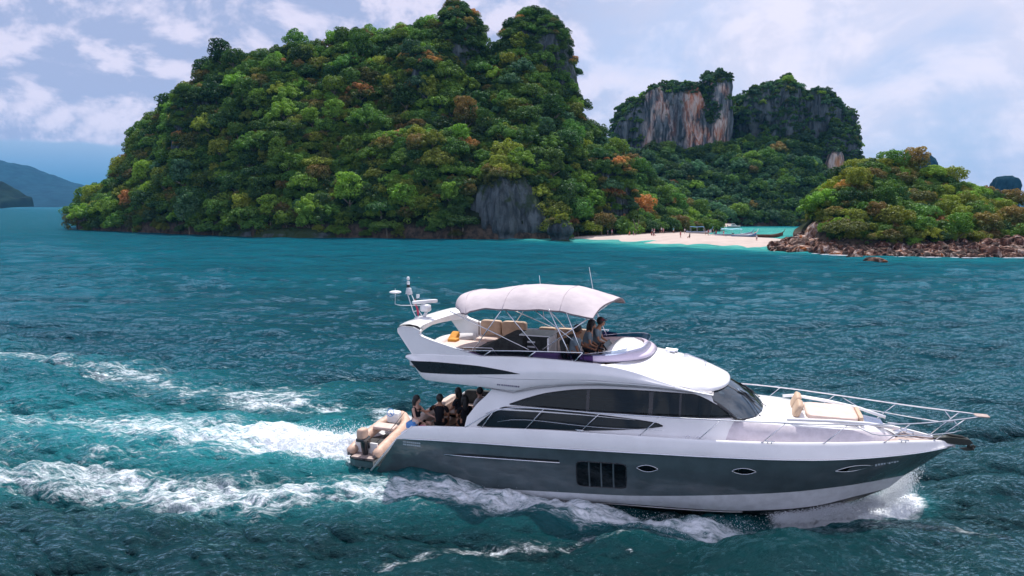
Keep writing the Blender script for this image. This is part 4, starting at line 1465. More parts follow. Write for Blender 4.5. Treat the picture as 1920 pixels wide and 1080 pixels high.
# ------------------------------------------------------------------ mushroom sea stack
st = empty('sea_stack', (*toW(1050, 0, 176)[:2], 0))
tag(st, 'small undercut mushroom-shaped sea stack with bushes on top', 'sea stack')
tower('rock', 0, 0, 3.3, 3.0, 5.4, 'rockdark', 81, n=3.2, m=2.0, flute=0.22, z0=-0.5, undercut=0.42, na=70, nh=50, parent=st)
for k, (x, y, z, s, key) in enumerate([(-1.9, -0.6, 3.7, 1.8, 'olive'), (0.3, 0, 4.7, 2.1, 'yellow'), (1.9, -0.5, 3.4, 1.2, 'yellow'), (0.9, -1.9, 3.4, 0.9, 'bright'), (-0.8, -1.6, 4.3, 1.0, 'yellow')]):
    o = bpy.data.objects.new('bush', SMALL[k % 3])
    C.objects.link(o)
    o.parent = st
    o.material_slots[0].link = 'OBJECT'
    o.material_slots[0].material = LEAF[key][0]
    o.location = (x, y, z)
    o.scale = (s, s, s)
# bare dead tree on the big island
dt = empty('dead_tree', tuple(toW(742, 165, 226)))
tag(dt, 'bare pale dead tree standing out high on the big island', 'tree')
tb = MB(); tb.tube([(0, 0, -3), (0.3, 0, 0), (0.1, 0, 2.0)], [0.22, 0.16, 0.08], 6)
tb.build('trunk', M['bark'], dt, True)
bb = MB()
for k in range(14):
    a = k * 2.4
    s = Vector((0.15, 0, 0.1 + 0.14 * k)); e = s + Vector((math.cos(a) * 1.6, math.sin(a) * 0.6, 0.9 + 0.2 * math.sin(k)))
    bb.tube([s, (s + e) / 2 + Vector((0, 0, .2)), e], [0.08, 0.05, 0.02], 5)
bb.build('branch_spray', M['bark'], dt, True)
# ------------------------------------------------------------------ the motor yacht (x forward from the transom, y to port, z up)
yacht = empty('motor_yacht', tuple(BO), BYAW)
tag(yacht, 'white and dark grey flybridge motor yacht speeding across the bay', 'yacht')

def part(mb, name, mat, smooth=False, parent=None, kind=None, label=None):
    o = mb.build(name, mat, parent or yacht, smooth)
    if kind: o['kind'] = kind
    if label: o['label'] = label
    return o

HB = [(-0.2, 2.14), (2, 2.30), (4, 2.37), (6, 2.41), (8, 2.41), (10, 2.37), (12, 2.22), (13.5, 1.92), (15, 1.38), (16.2, 0.80), (17.0, 0.33), (17.45, 0.0)]
hb = lambda x: float(cr(np.array([x]), HB)[0])
TOPZ = [(1.3, 1.70), (1.62, 1.83), (3.5, 2.03), (6.35, 2.25), (9, 2.36), (12.3, 2.46), (14, 2.49), (15.5, 2.49), (16.8, 2.45), (17.45, 2.38)]
topz = lambda x: float(cr(np.array([x]), TOPZ)[0])
KNZ = [(0.9, 1.30), (1.05, 1.38), (3.64, 1.60), (6.1, 1.74), (8.5, 1.88), (10.5, 1.98), (12, 2.04), (14.4, 2.10), (15.7, 2.16), (16.6, 2.22), (17.40, 2.31)]
GLZ = [(0, -0.14), (3.65, .05), (5.25, .17), (7, .32), (8.5, .44), (10.5, .68), (13.1, .99), (14.3, 1.13), (15.6, 1.24), (16.25, 1.28)]
GLY = [(0, 1.98), (3, 2.10), (7, 2.12), (10, 2.04), (12, 1.83), (13.1, 1.62), (14.3, 1.20), (15.3, .66), (16.25, 0)]
CHZ = [(0, -0.30), (5, -.16), (8.5, .06), (11.3, .17), (12.65, .29), (13.8, .43), (15, .68), (15.85, .84)]
CHY = [(0, 1.90), (5, 1.95), (8.5, 1.80), (11.3, 1.58), (12.65, 1.36), (13.8, 1.02), (15, .46), (15.85, 0)]
KEZ = [(0, -.95), (9, -1.0), (12, -.75), (13.5, -.35), (14.3, 0), (15.1, .40), (15.8, .82)]
NS = 90
sN = 1 - (1 - np.linspace(0, 1, NS)) ** 1.35

def row(x0, x1, ytab, ztab, dy=0.0):
    x = x0 + (x1 - x0) * sN
    y = (cr(x, ytab) if not callable(ytab) else np.array([ytab(t) for t in x])) + dy
    y = np.clip(y, 0.0, None)
    z = cr(x, ztab)
    return np.stack([x, y, z], -1)

r_keel = row(0, 15.8, [(0, 0), (16, 0)], KEZ)
r_ch = row(0, 15.85, CHY, CHZ)
r_gl = row(0, 16.25, GLY, GLZ)
r_kn = row(1.05, 17.40, HB, KNZ)
xtop = 1.62 + (17.45 - 1.62) * sN
r_tp = np.stack([xtop, np.clip(cr(xtop, HB) - np.interp(xtop, [1, 11, 14, 17.4], [.05, .07, .17, .10]), 0, None), cr(xtop, TOPZ)], -1)

def between(a, b, t, bulge=0.0):
    r = a * (1 - t) + b * t
    r[:, 1] += bulge * math.sin(t * math.pi) * np.clip((16.9 - r[:, 0]) / 4, 0, 1)
    return r
def mir(r):
    q = r.copy(); q[:, 1] *= -1
    return q
def two(rows, name, mat, extra=None):
    mb = MB()
    mb.loft([[tuple(p) for p in r] for r in rows], flip=True)
    mb.loft([[tuple(p) for p in mir(r)] for r in rows])
    return part(mb, name, mat, 35)

two([between(r_gl, r_kn, t, 0.05) for t in np.linspace(0, 1, 7)], 'hull', M['grey'])
two([between(r_ch, r_gl, t, 0.03) for t in np.linspace(0, 1, 4)], 'lower_hull', M['boot'])
# boot-top stripes at the chine: dark, white, dark
def strip(ra, rb, name, mat):
    two([ra, rb], name, mat)
cha = between(r_ch, r_keel, 0.035); chb = between(r_ch, r_keel, 0.09); chc = between(r_ch, r_keel, 0.12)
two([r_ch, cha], 'chine_stripe', M['black'])
two([cha, chb, chc], 'chine_stripe', M['antifoul'])
two([chc, between(r_ch, r_keel, 0.55), r_keel], 'hull_bottom', M['antifoul'])
mb = MB()
for sgn in (-1, 1):
    rr_ = between(r_ch, r_keel, 0.10)
    mb.tube([(p[0], sgn * (p[1] + 0.01), p[2]) for p in rr_[int(NS * .30):int(NS * .66):2]], 0.016, 6)
part(mb, 'spray_rail', M['gel'], True)
bul = [r_kn + np.array([0, .012, .012]), between(r_kn, r_tp, 0.12, 0.02) + np.array([0, .01, 0]), between(r_kn, r_tp, .5, .03), between(r_kn, r_tp, .85, .02), r_tp]
cap_o = r_tp + np.array([0, -0.03, 0.025])
cap_i = r_tp + np.array([0, -0.10, 0.022])
cap_i[:, 1] = np.clip(cap_i[:, 1], 0, None)
inn = cap_i.copy()
inn[:, 2] -= np.where(inn[:, 0] < 4.5, 0.9, 0.16)
for r_ in (cap_o, cap_i, inn):
    r_[:, 1] = np.clip(r_[:, 1], 0, None)
two(bul + [cap_o, cap_i, inn], 'bulwark', M['gel'])
mb = MB()
for sgn in (-1, 1):
    mb.tube([(p[0], sgn * (p[1] + 0.022), p[2] + 0.005) for p in r_kn[1:-1:2]], 0.022, 6)
part(mb, 'rub_rail', M['steel'], True)

# stern quarters and transom
def s0(r):
    return tuple(r[0])
prof = [s0(r_keel), s0(r_ch), s0(r_gl)] + [tuple(between(r_gl, r_kn, t, 0.05)[0]) for t in (.33, .66)] + [s0(r_kn), s0(r_tp)]
mb = MB()
mb.loft([[(p[0], p[1], p[2]) for p in prof], [(p[0] + .02, p[1] * .5, p[2]) for p in prof], [(p[0] + .02, 0, p[2]) for p in prof], [(p[0] + .02, -p[1] * .5, p[2]) for p in prof], [(p[0], -p[1], p[2]) for p in prof]], flip=True)
part(mb, 'transom', M['gel'], 30)
mb = MB()
for sgn in (-1, 1):
    a, b = Vector((0.02, sgn * 2.14, 0.15)), Vector((1.06, sgn * 2.2, 1.40))
    mb.tube([a, b, (1.62, sgn * 2.2, 1.86)], 0.035, 6)
part(mb, 'quarter_trim', M['gel'], True)

# swim platform
mb = MB()
pl = [(-0.95, -1.75), (-0.86, -2.02), (-0.62, -2.12), (0.10, -2.14), (0.10, 2.14), (-0.62, 2.12), (-0.86, 2.02), (-0.95, 1.75)]
mb.prism(pl, 'z', 0.22, 0.46)
part(mb, 'swim_platform', M['grey'])
mb = MB()
mb.prism([(x * 1.012, y * 1.008) for x, y in pl], 'z', 0.44, 0.475)
part(mb, 'platform_edge', M['black'])
# teak planks of the platform, one by one
k = 0
pm = None
y = -2.02
while y < 2.0:
    if pm is None:
        b_ = MB().box((-0.40, 0, 0), (0.86, 0.15, 0.02))
        pm = b_.mesh('plank', M['teak'])
    o = link('plank', pm, yacht)
    o.location = (0, y + 0.075, 0.487)
    y += 0.168
# deck sheet
deck_rows = []
xs = np.linspace(3.4, 17.25, 60)
for x in xs:
    w = max(hb(x) - np.interp(x, [1, 11, 14, 17.4], [.16, .18, .28, .2]), 0.01)
    z = topz(x) - 0.10
    deck_rows.append([(x, -w, z), (x, -w * .5, z + .02), (x, 0, z + .03), (x, w * .5, z + .02), (x, w, z)])
part(MB().loft(deck_rows, flip=True), 'deck', M['deck'], True)
# teak foredeck panels near the bow
for sgn in (-1, 1):
    pts = []
    for x in np.linspace(15.55, 16.9, 8):
        pts.append((x, sgn * max(hb(x) - .34, .04)))
    poly = [(p[0], p[1]) for p in pts] + [(16.85, sgn * 0.10), (15.6, sgn * 0.16)]
    if sgn < 0: poly = poly[::-1]
    part(MB().prism(poly, 'z', 2.395, 2.44), 'foredeck_teak', M['teak'])

# cockpit
mb = MB()
mb.box((2.9, 0, 1.02), (3.6, 4.25, 0.08))
part(mb, 'cockpit_sole', M['teak'])
mb = MB()
mb.prism([(1.12, -2.05), (1.55, -2.1), (1.55, 2.1), (1.12, 2.05)], 'z', 0.8, 1.56)
part(mb, 'transom_locker', M['gel'])
mb = MB()
mb.rbox((1.72, 0.1, 1.36), (0.62, 3.5, 0.30)); part(mb, 'aft_seat', M['cream'], True)
mb = MB(); mb.rbox((1.40, 0.1, 1.66), (0.26, 3.5, 0.52)); part(mb, 'aft_backrest', M['cream'], True)
for yy in (1.72,):
    mb = MB(); mb.rbox((2.7, yy, 1.38), (2.0, 0.55, 0.32)); part(mb, 'side_seat', M['cream'], True)
mb = MB(); mb.rbox((2.7, 2.02, 1.75), (2.0, 0.22, 0.6)); part(mb, 'side_backrest', M['charcoal'], True)
mb = MB(); mb.box((2.35, 0.5, 1.70), (0.9, 1.1, 0.05)); mb.tube([(2.35, .5, 1.06), (2.35, .5, 1.7)], .06)
part(mb, 'cockpit_table', M['wood'])
mb = MB(); mb.box((4.62, 0, 2.2), (0.05, 3.6, 2.25)); part(mb, 'saloon_door', M['glassdark'])

# ---- deckhouse
HW = [(3.3, 2.14), (6, 2.14), (9, 2.08), (10.5, 1.93), (11.2, 1.78), (11.65, 1.62), (12.5, 1.2)]
def hy(x, z):
    return float(cr(np.array([x]), HW)[0]) - 0.20 * (z - 2.2)
LWT = [(3.88, 2.13), (4.02, 2.27), (4.25, 2.47), (4.5, 2.63), (4.7, 2.76), (5.86, 2.82), (7.7, 2.80), (9.0, 2.745), (9.45, 2.70), (9.58, 2.65)]
LWB = [(3.88, 2.12), (4.3, 2.12), (5.86, 2.20), (7.71, 2.36), (9.25, 2.57), (9.58, 2.64)]
UWT = [(4.91, 2.872), (5.15, 2.97), (5.42, 3.08), (6.17, 3.32), (7.29, 3.51), (8.37, 3.58), (9.26, 3.60), (10.41, 3.58), (10.67, 3.50), (11.1, 3.28), (11.62, 2.99)]
UWB = [(4.91, 2.862), (5.8, 2.865), (7.66, 2.885), (8.59, 2.91), (9.63, 2.915), (10.95, 2.95), (11.62, 2.98)]
ZPIL = [(3.42, 1.9), (3.44, 2.2), (3.62, 2.5), (3.80, 2.75), (4.10, 3.05), (4.27, 3.25), (4.45, 3.5)]
FZB = [(1.36, 4.10), (1.54, 3.98), (2.07, 3.39), (3.0, 3.35), (4.27, 3.32), (5.01, 3.29), (5.7, 3.48), (6.7, 3.65), (7.74, 3.74), (9.29, 3.76), (10.43, 3.69), (10.95, 3.58)]
ev = lambda tab, x: float(cr(np.array([x]), tab)[0])
xs = np.unique(np.concatenate([np.linspace(3.42, 12.0, 100), [3.88, 4.91, 9.58, 11.62]]))
for sgn in (-1, 1):
    wall = MB()
    rows_ = []
    for x in xs:
        zt = min(ev(ZPIL, x) if x < 4.45 else 9, ev(FZB, min(x, 10.95)) + 0.03)
        if x > 10.95: zt = np.interp(x, [10.95, 11.62, 12.0], [3.40, 2.99, 2.80])
        z0 = topz(x) - 0.12
        l0, l1 = (ev(LWB, x), ev(LWT, x)) if 3.88 <= x <= 9.58 else (np.interp(x, [3.4, 3.88, 9.58, 12], [2.12, 2.125, 2.645, 2.7]),) * 2
        u0, u1 = (ev(UWB, x), ev(UWT, x)) if 4.91 <= x <= 11.62 else (np.interp(x, [3.4, 4.91, 11.62, 12], [2.8, 2.867, 2.985, 2.8]),) * 2
        zz_ = [min(z, zt) for z in (z0, l0, l1, u0, u1, zt)]
        zz_[0] = min(z0, zz_[1])
        rows_.append(zz_)
    for i in range(len(xs) - 1):
        for a in (0, 2, 4):
            q = []
            for (xx, zz_) in ((xs[i], rows_[i]), (xs[i + 1], rows_[i + 1])):
                q.append([(xx, sgn * hy(xx, zz_[a]), zz_[a]), (xx, sgn * hy(xx, zz_[a + 1]), zz_[a + 1])])
            vs = [q[0][0], q[1][0], q[1][1], q[0][1]]
            wall.add(vs, [(0, 1, 2, 3) if sgn < 0 else (3, 2, 1, 0)])
    part(wall, 'deckhouse_side', M['gel'], 40)
# style line moulded above the upper window
mb = MB()
for sgn in (-1, 1):
    pts = [(x, sgn * (hy(x, z) + .012), z) for x, z in [(4.0, 3.30), (4.27, 3.28), (5.0, 3.22), (5.7, 3.40), (6.7, 3.58), (7.7, 3.67), (9.3, 3.69), (10.4, 3.63)]]
    mb.tube(pts, 0.02, 6)
part(mb, 'style_line', M['gel_under'], True)

def winpane(name, T, Bt, x0, x1, mat, off=0.004, inset=0.012, sgn=-1, n=18, z_off=0.0, parent=None):
    mb = MB()
    rows_ = []
    for x in np.linspace(x0, x1, n):
        a, b = ev(Bt, x) + inset, ev(T, x) - inset
        if b < a: a = b = (a + b) / 2
        rows_.append([(x, sgn * (hy(x, z) + off), z) for z in np.linspace(a, b, 5)])
    mb.loft(rows_, flip=(sgn < 0))
    return part(mb, name, mat, True, parent)
for sgn in (-1, 1):
    # frames: thin dark rim set just outside the opening
    for T_, B_, x0, x1 in ((UWT, UWB, 4.91, 11.62), (LWT, LWB, 3.88, 9.58)):
        fr = MB()
        pts = [(x, sgn * (hy(x, ev(B_, x)) + .008), ev(B_, x)) for x in np.linspace(x0, x1, 40)]
        pts += [(x, sgn * (hy(x, ev(T_, x)) + .008), ev(T_, x)) for x in np.linspace(x1, x0, 40)]
        fr.tube(pts + [pts[0]], 0.016, 5)
        f_ = part(fr, 'window_frame', M['black'], True)
        cuts = [4.93, 7.36, 9.22, 10.05, 11.60] if T_ is UWT else [3.9, 9.56]
        for a, b in zip(cuts[:-1], cuts[1:]):
            winpane('window_pane', T_, B_, a + .03 if a != cuts[0] else a, b - .03 if b != cuts[-1] else b, M['glass'] if T_ is UWT else M['glassdark'], sgn=sgn, parent=f_)
    for x, w in ((7.36, .10), (9.22, .12), (10.05, .06)):
        mb = MB()
        z0, z1 = ev(UWB, x), ev(UWT, x)
        mb.loft([[(x - w / 2, sgn * (hy(x, z) + .010), z), (x + w / 2, sgn * (hy(x, z) + .010), z)] for z in np.linspace(z0, z1, 4)], flip=(sgn > 0))
        part(mb, 'window_mullion', M['black'])
    # white spear above the lower window
    mb = MB()
    T_ = [(4.62, 2.69), (5.86, 2.735), (7.7, 2.745), (8.4, 2.74)]
    mb.tube([(x, sgn * (hy(x, z) + .02), z) for x, z in [(4.15, 2.52), (4.5, 2.68), (5.86, 2.735), (7.2, 2.76), (8.8, 2.755)]], [.02, .028, .024, .014, .004], 6)
    part(mb, 'window_spear', M['gel'], True)
# something to see inside the saloon
mb = MB(); mb.box((7.9, 0, 2.2), (6.4, 3.0, .06)); part(mb, 'saloon_floor', M['wood'])
mb = MB(); mb.rbox((7.2, 1.25, 2.72), (2.6, .7, .5)); part(mb, 'saloon_sofa', M['cream'], True)
mb = MB(); mb.box((9.9, .4, 2.75), (.6, 1.6, .7)); part(mb, 'saloon_galley', M['wood'])
mb = MB(); mb.box((8.3, -1.0, 2.62), (1.2, .5, .55)); part(mb, 'saloon_cabinet', M['wood'])
mb = MB(); mb.box((7.9, 0, 3.62), (6.0, 3.2, .04)); part(mb, 'saloon_headliner', M['headliner'])
mb = MB(); mb.rbox((10.3, -.7, 3.0), (.45, .5, .8)); part(mb, 'helm_chair', M['charcoal'], True)
mb = MB(); mb.prism([(10.8, 2.55), (11.9, 2.55), (12.1, 2.88), (11.2, 3.0), (10.9, 3.0)], 'y', -1.30, 1.30); part(mb, 'dashboard', M['headliner'])

# ---- flybridge moulding
FW = [(1.3, 2.08), (2, 2.14), (6.5, 2.16), (8, 2.10), (9.4, 1.98), (10.4, 1.82), (10.95, 1.66)]
FZT = [(1.36, 4.16), (1.6, 4.22), (3.5, 4.29), (5.65, 4.38), (6.66, 4.37), (7.95, 4.30), (8.62, 4.19), (9.44, 3.96), (10.34, 3.72), (10.95, 3.60), (11.4, 3.52)]
fw = lambda x: ev(FW, x)
xs = np.concatenate([[1.36, 1.42, 1.54, 1.7, 1.9, 2.07], np.linspace(2.2, 10.95, 70)])
fas = MB()
for sgn in (-1, 1):
    rows_ = []
    for x in xs:
        zb, zt = ev(FZB, x), ev(FZT, x)
        w = fw(x)
        hgt = zt - zb
        rr_ = []
        for t, o in ((0, -.16), (0.04, -.04), (.12, 0), (.3, 0.012), (.5, .012), (.62, .0), (.70, -.03), (.88, -.06), (1.0, -.085)):
            rr_.append((x, sgn * (w + o * min(1, hgt / .3)), zb + hgt * t))
        if x < 8.4:
            rr_ += [(x, sgn * (w - .13), zt + .012), (x, sgn * (w - .25), zt + .005), (x, sgn * (w - .30), 3.78)]
        else:
            rr_ += [(x, sgn * (w - .10), zt + .002), (x, sgn * (w - .12), zt), (x, sgn * (w - .14), zt - .01)]
        rows_.append(rr_)
    fas.loft(rows_, flip=(sgn < 0))
part(fas, 'flybridge_moulding', M['gel'], 32)
und = MB()
rows_ = [[(x, -(fw(x) - .14), ev(FZB, x) + .01), (x, 0, ev(FZB, x) + .04), (x, fw(x) - .14, ev(FZB, x) + .01)] for x in xs[4:]]
und.loft(rows_)
part(und, 'flybridge_underside', M['headliner'], True)
mb = MB(); mb.prism([(1.52, 4.02), (2.0, 3.42), (2.12, 3.42), (1.72, 4.22), (1.45, 4.18)], 'y', -2.02, 2.02); part(mb, 'flybridge_aft_edge', M['gel'])
mb = MB(); mb.box((5.0, 0, 3.78), (7.0, 3.8, .05)); part(mb, 'flybridge_sole', M['teak'])
# black spear let into the moulding
SPT = [(1.56, 4.02), (2.5, 4.055), (3.73, 4.045), (4.6, 3.98), (5.30, 3.895)]
SPB = [(1.56, 4.00), (1.72, 3.84), (1.95, 3.67), (3.0, 3.70), (4.2, 3.79), (5.30, 3.89)]
for sgn in (-1, 1):
    mb = MB()
    mb.loft([[(x, sgn * (fw(x) + .018 - .0 * z), z) for z in np.linspace(ev(SPB, x), max(ev(SPT, x), ev(SPB, x) + .002), 4)] for x in np.linspace(1.56, 5.30, 40)], flip=(sgn < 0))
    part(mb, 'side_spear', M['black'], True)
    mb = MB()
    mb.tube([(x, sgn * (fw(x) + .010), z) for x, z in [(3.9, 3.70), (4.8, 3.70), (6.0, 3.78), (7.5, 3.88), (9.0, 3.86), (9.9, 3.80)]], [.006, .012, .014, .014, .014, .01], 5)
    part(mb, 'moulding_groove', M['gel_under'], True)
mb = MB()   # small lettering on the moulding: strokes too small to read in the photograph
x = 4.55
for wv_ in (.05, .035, .0, .06, .04, .05, .06, .04, .05, .03, .06, .05):
    if wv_: mb.box((x + wv_ / 2, -2.178, 3.50 - (x - 4.55) * .012), (wv_, .004, .045))
    x += wv_ + .018
part(mb, 'lettering', M['inkdark'])

# roof (hardtop) forward of the flybridge
mb = MB()
rows_ = []
CZ = [(8.2, 4.36), (8.9, 4.40), (9.8, 4.31), (10.5, 4.13), (11.0, 3.94), (11.34, 3.76)]
nv = 26
for i in range(nv):
    v = i / (nv - 1)
    row_ = []
    for u in np.linspace(-1, 1, 31):
        au = abs(u)
        xa = 8.75 - 1.0 * au ** 2.2
        xb = 11.33 - 0.42 * au ** 2.4 - 0.40 * au ** 9
        x = xa + (xb - xa) * v
        w = fw(min(x, 10.95)) - .10
        w = w * (1 - 0.10 * v ** 5)
        ze = ev(FZT, x)
        zc_ = ev(CZ, x)
        z = ze + (zc_ - ze) * (1 - au ** 2.6)
        row_.append((x, u * w, z))
    rows_.append(row_)
last = rows_[-1]
rows_.append([(p[0] + .035, p[1] * 1.006, p[2] - .04) for p in last])
rows_.append([(p[0] + .030, p[1] * 1.006, p[2] - .10) for p in last])
rows_.append([(p[0] - .10, p[1] * .97, p[2] - .12) for p in last])
mb.loft(rows_, flip=True)
part(mb, 'roof', M['gel'], 50)
brow = [Vector((p[0] - .06, p[1] * .97, p[2] - .10)) for p in last]
# windscreen of three panes
base = []
for u in np.linspace(-1, 1, 31):
    au = abs(u)
    base.append(Vector((12.38 - 0.30 * au ** 2 - 0.46 * au ** 4.5, u * 1.60, 2.925 - .0 * au)))
wsf = MB()
wsf.tube([p + Vector((.0, 0, -.005)) for p in base], .03, 6)
wsf.tube(brow, .02, 6)
scr = part(wsf, 'windscreen_frame', M['black'], True)
def wpt(k, t):
    p = brow[k] * (1 - t) + base[k] * t
    return p + Vector((.05, 0, .05)) * math.sin(t * math.pi)
for a, b in ((0, 9), (10, 20), (21, 30)):
    mb = MB()
    mb.loft([[wpt(k, t) for k in range(a, b + 1)] for t in np.linspace(0.02, .99, 8)], flip=True)
    part(mb, 'windscreen_pane', M['screenglass'], True, scr)
for k0, k1 in ((9, 10), (20, 21)):
    mb = MB()
    mb.loft([[wpt(k0, t) + Vector((.006, 0, .006)), wpt(k1, t) + Vector((.006, 0, .006))] for t in np.linspace(0, 1, 8)], flip=True)
    part(mb, 'windscreen_mullion', M['black'], True)
for sgn, k0 in ((-1, 0), (1, 30)):
    mb = MB()
    k1 = k0 + (1 if sgn < 0 else -1)
    pts = [wpt(k0, t) for t in np.linspace(0, 1, 8)]
    mb.tube(pts, [.05, .055, .06, .06, .06, .055, .05, .04], 6)
    part(mb, 'windscreen_post', M['black'], True)
for k, (kk, tip) in enumerate(((5, 9), (15, 11), (25, 20))):
    mb = MB()
    a = base[kk] + Vector((.07, 0, .02)); b = wpt(tip, .42) + Vector((.03, 0, .03))
    mb.tube([a + Vector((.06, 0, -.03)), a, (a + b) / 2 + Vector((.02, 0, .02)), b], .012, 5)
    c = wpt(tip, .30) + Vector((.02, 0, .02)); d = wpt(min(tip + 1, 30), .72) + Vector((.02, 0, .02))
    mb.tube([c, d], .014, 4)
    mb.ball(a, .03, 8, 6)
    part(mb, 'wiper', M['black'])
# horn and fittings on the roof
mb = MB()
mb.tube([(9.35, .52, 4.42), (9.72, .52, 4.37)], [.035, .06], 8); mb.tube([(9.35, .30, 4.42), (9.65, .30, 4.38)], [.03, .055], 8); mb.box((9.45, .41, 4.37), (.12, .34, .08))
part(mb, 'horn', M['steel'])
mb = MB()
mb.tube([(9.95, .20, 4.32), (10.0, .20, 4.37), (10.55, .12, 4.21), (10.58, .12, 4.14)], .016, 6)
mb.box((10.0, .0, 4.31), (.28, .03, .03)); mb.box((10.0, .26, 4.31), (.1, .05, .05))
part(mb, 'roof_handle', M['steel'])
mb = MB()
mb.tube([(10.62, -.02, 4.09), (10.62, -.02, 4.18)], .02, 6); mb.ball((10.62, -.02, 4.19), .04, 8, 6)
part(mb, 'roof_light', M['steel'])

# radar arch: two raked legs and a curved cross beam
for sgn in (-1, 1):
    mb = MB()
    out_ = [(1.60, 4.20), (1.32, 4.56), (1.06, 4.90), (1.04, 5.03), (1.16, 5.12), (1.62, 5.10), (1.86, 5.00), (1.80, 4.90), (1.92, 4.82), (2.25, 4.72), (2.9, 4.56), (3.56, 4.40), (4.1, 4.29)]
    rows_ = []
    cx_, cz_ = 2.0, 4.55
    for yy, k in ((2.045, .94), (2.06, 1.0), (1.90, 1.0), (1.885, .94)):
        rows_.append([(cx_ + (px - cx_) * (1 if k == 1 else .985), sgn * (yy - .05 * (pz - 4.2)), cz_ + (pz - cz_) * (1 if k == 1 else .97)) for px, pz in out_])
    mb.loft(rows_, close_u=True, flip=(sgn > 0))
    b0 = len(mb.v)
    mb.add(rows_[0], [tuple(range(len(out_)))[::(-1 if sgn < 0 else 1)]])
    mb.add(rows_[-1], [tuple(range(len(out_)))[::(1 if sgn < 0 else -1)]])
    part(mb, 'arch_leg', M['gel'], 40)
mb = MB()
rows_ = []
for u in np.linspace(-1, 1, 29):
    au = abs(u)
    xa = .66 + .40 * au ** 2.5
    xf = 1.40 + .44 * au ** 2
    zt = 5.04 + .09 * au ** 2
    zb = 4.84 - .06 * au
    y = u * 1.95
    rows_.append([(xa, y, zb + .04), (xa + .02, y, zt - .03), (xa + .12, y, zt + .02), ((xa + xf) / 2, y, zt + .05), (xf - .1, y, zt + .01), (xf, y, zt - .05), (xf - .04, y, zb), (xa + .2, y, zb - .02)])
mb.loft(rows_, close_u=True)
part(mb, 'arch_beam', M['gel'], 50)

# mast with lights, radar scanner and domes
mb = MB()
mb.tube([(.95, -.14, 5.06), (.78, -.14, 5.10), (.66, -.12, 5.28), (.42, -.06, 5.88)], .016, 6)
mb.tube([(.95, .14, 5.06), (.86, .14, 5.12), (.74, .12, 5.30), (.50, .06, 5.88)], .016, 6)
mb.tube([(.42, -.06, 5.88), (.50, .06, 5.88)], .016, 6)
mb.tube([(.66, -.12, 5.28), (.74, .12, 5.30)], .012, 6)
mb.tube([(-.12, 0, 5.50), (.1, 0, 5.46), (.9, 0, 5.50)], .016, 6)
mb.box((1.0, 0, 5.07), (.5, .42, .05))
part(mb, 'mast', M['whitepole'], True)
mb = MB()
for k in range(4):
    mb.tube([(.44, 0, 5.90 + k * .055), (.44, 0, 5.93 + k * .055)], [.13 - k * .012, .12 - k * .012], 12)
mb.tube([(.44, 0, 5.86), (.42, 0, 6.30)], .05, 8)
mb.tube([(.42, 0, 6.28), (.42, 0, 6.34)], .05, 8); mb.ball((.42, 0, 6.44), .055, 10, 8, sc=(1, 1, 1.3))
part(mb, 'anchor_light', M['plasticwhite'], True)
mb = MB(); mb.tube([(.42, 0, 6.12), (.42, 0, 6.22)], .058, 10); part(mb, 'light_band', M['black'])
mb = MB(); mb.tube([(1.02, 0, 5.10), (1.12, 0, 5.30)], .06, 8); mb.tube([(1.08, 0, 5.30), (1.08, 0, 5.34), (1.08, 0, 5.52), (1.08, 0, 5.56)], [.15, .20, .19, .10], 16)
part(mb, 'radar_pedestal', M['plasticwhite'], True)
mb = MB()
mb.rbox((1.06, 0, 5.64), (.14, .96, .12), rot=Matrix.Rotation(RAD(-38), 3, 'Z'))
part(mb, 'radar_scanner', M['plasticwhite'], True)
mb = MB(); mb.tube([(-.10, 0, 5.82), (-.10, 0, 5.93)], .02, 6); mb.ball((-.10, 0, 5.93), .22, 14, 8, sc=(1, 1, .26)); mb.tube([(-.10, 0, 5.96), (-.10, 0, 6.06)], .008, 5)
part(mb, 'gps_dome', M['plasticwhite'], True)
mb = MB(); mb.tube([(-.12, 0, 5.50), (-.10, 0, 5.84)], .008, 5); part(mb, 'gps_stalk', M['whitepole'])
mb = MB()
fl_ = []
for i in range(8):
    fl_.append([(.66 + .022 * i + .02 * math.sin(j * 1.1), .03 * math.sin(i * 1.3 + j), 5.80 - .075 * i - .05 * j) for j in range(5)])
mb.loft(fl_); part(mb, 'ensign', M['red'], True)
mb = MB(); mb.tube([(.72, .1, 5.80), (.74, .1, 5.74)], .05, 8); mb.box((.74, .1, 5.82), (.1, .06, .1)); part(mb, 'camera_pod', M['plasticwhite'])

# ---- flybridge fittings
for sgn in (-1, 1):    # tinted wind deflector on the coaming
    mb = MB()
    mb.loft([[(x, sgn * (fw(x) - .19), ev(FZT, x) + .01), (x, sgn * (fw(x) - .16), ev(FZT, x) + np.interp(x, [3.2, 4.2, 7.5], [.10, .19, .25]))] for x in np.linspace(3.3, 7.5, 20)], flip=(sgn > 0))
    part(mb, 'wind_deflector', M['purple'], True)
    mb = MB()
    yy = sgn * (2.16 - .14)
    mb.tube([(3.25, yy, 4.45), (5.2, yy, 4.57), (7.20, yy, 4.655)], .017, 6)
    mb.tube([(3.25, yy, 4.45), (3.0, yy, 4.40)], .014, 6)
    part(mb, 'coaming_rail', M['steel'], True)
    for x in (4.3, 5.75, 7.2):
        mb = MB(); mb.tube([(x, yy, ev([(3.25, 4.45), (5.2, 4.57), (7.3, 4.655)], x)), (x - .24, sgn * (fw(x) - .10), ev(FZT, x) + .02)], .016, 6)
        part(mb, 'rail_strut', M['steel'], True)
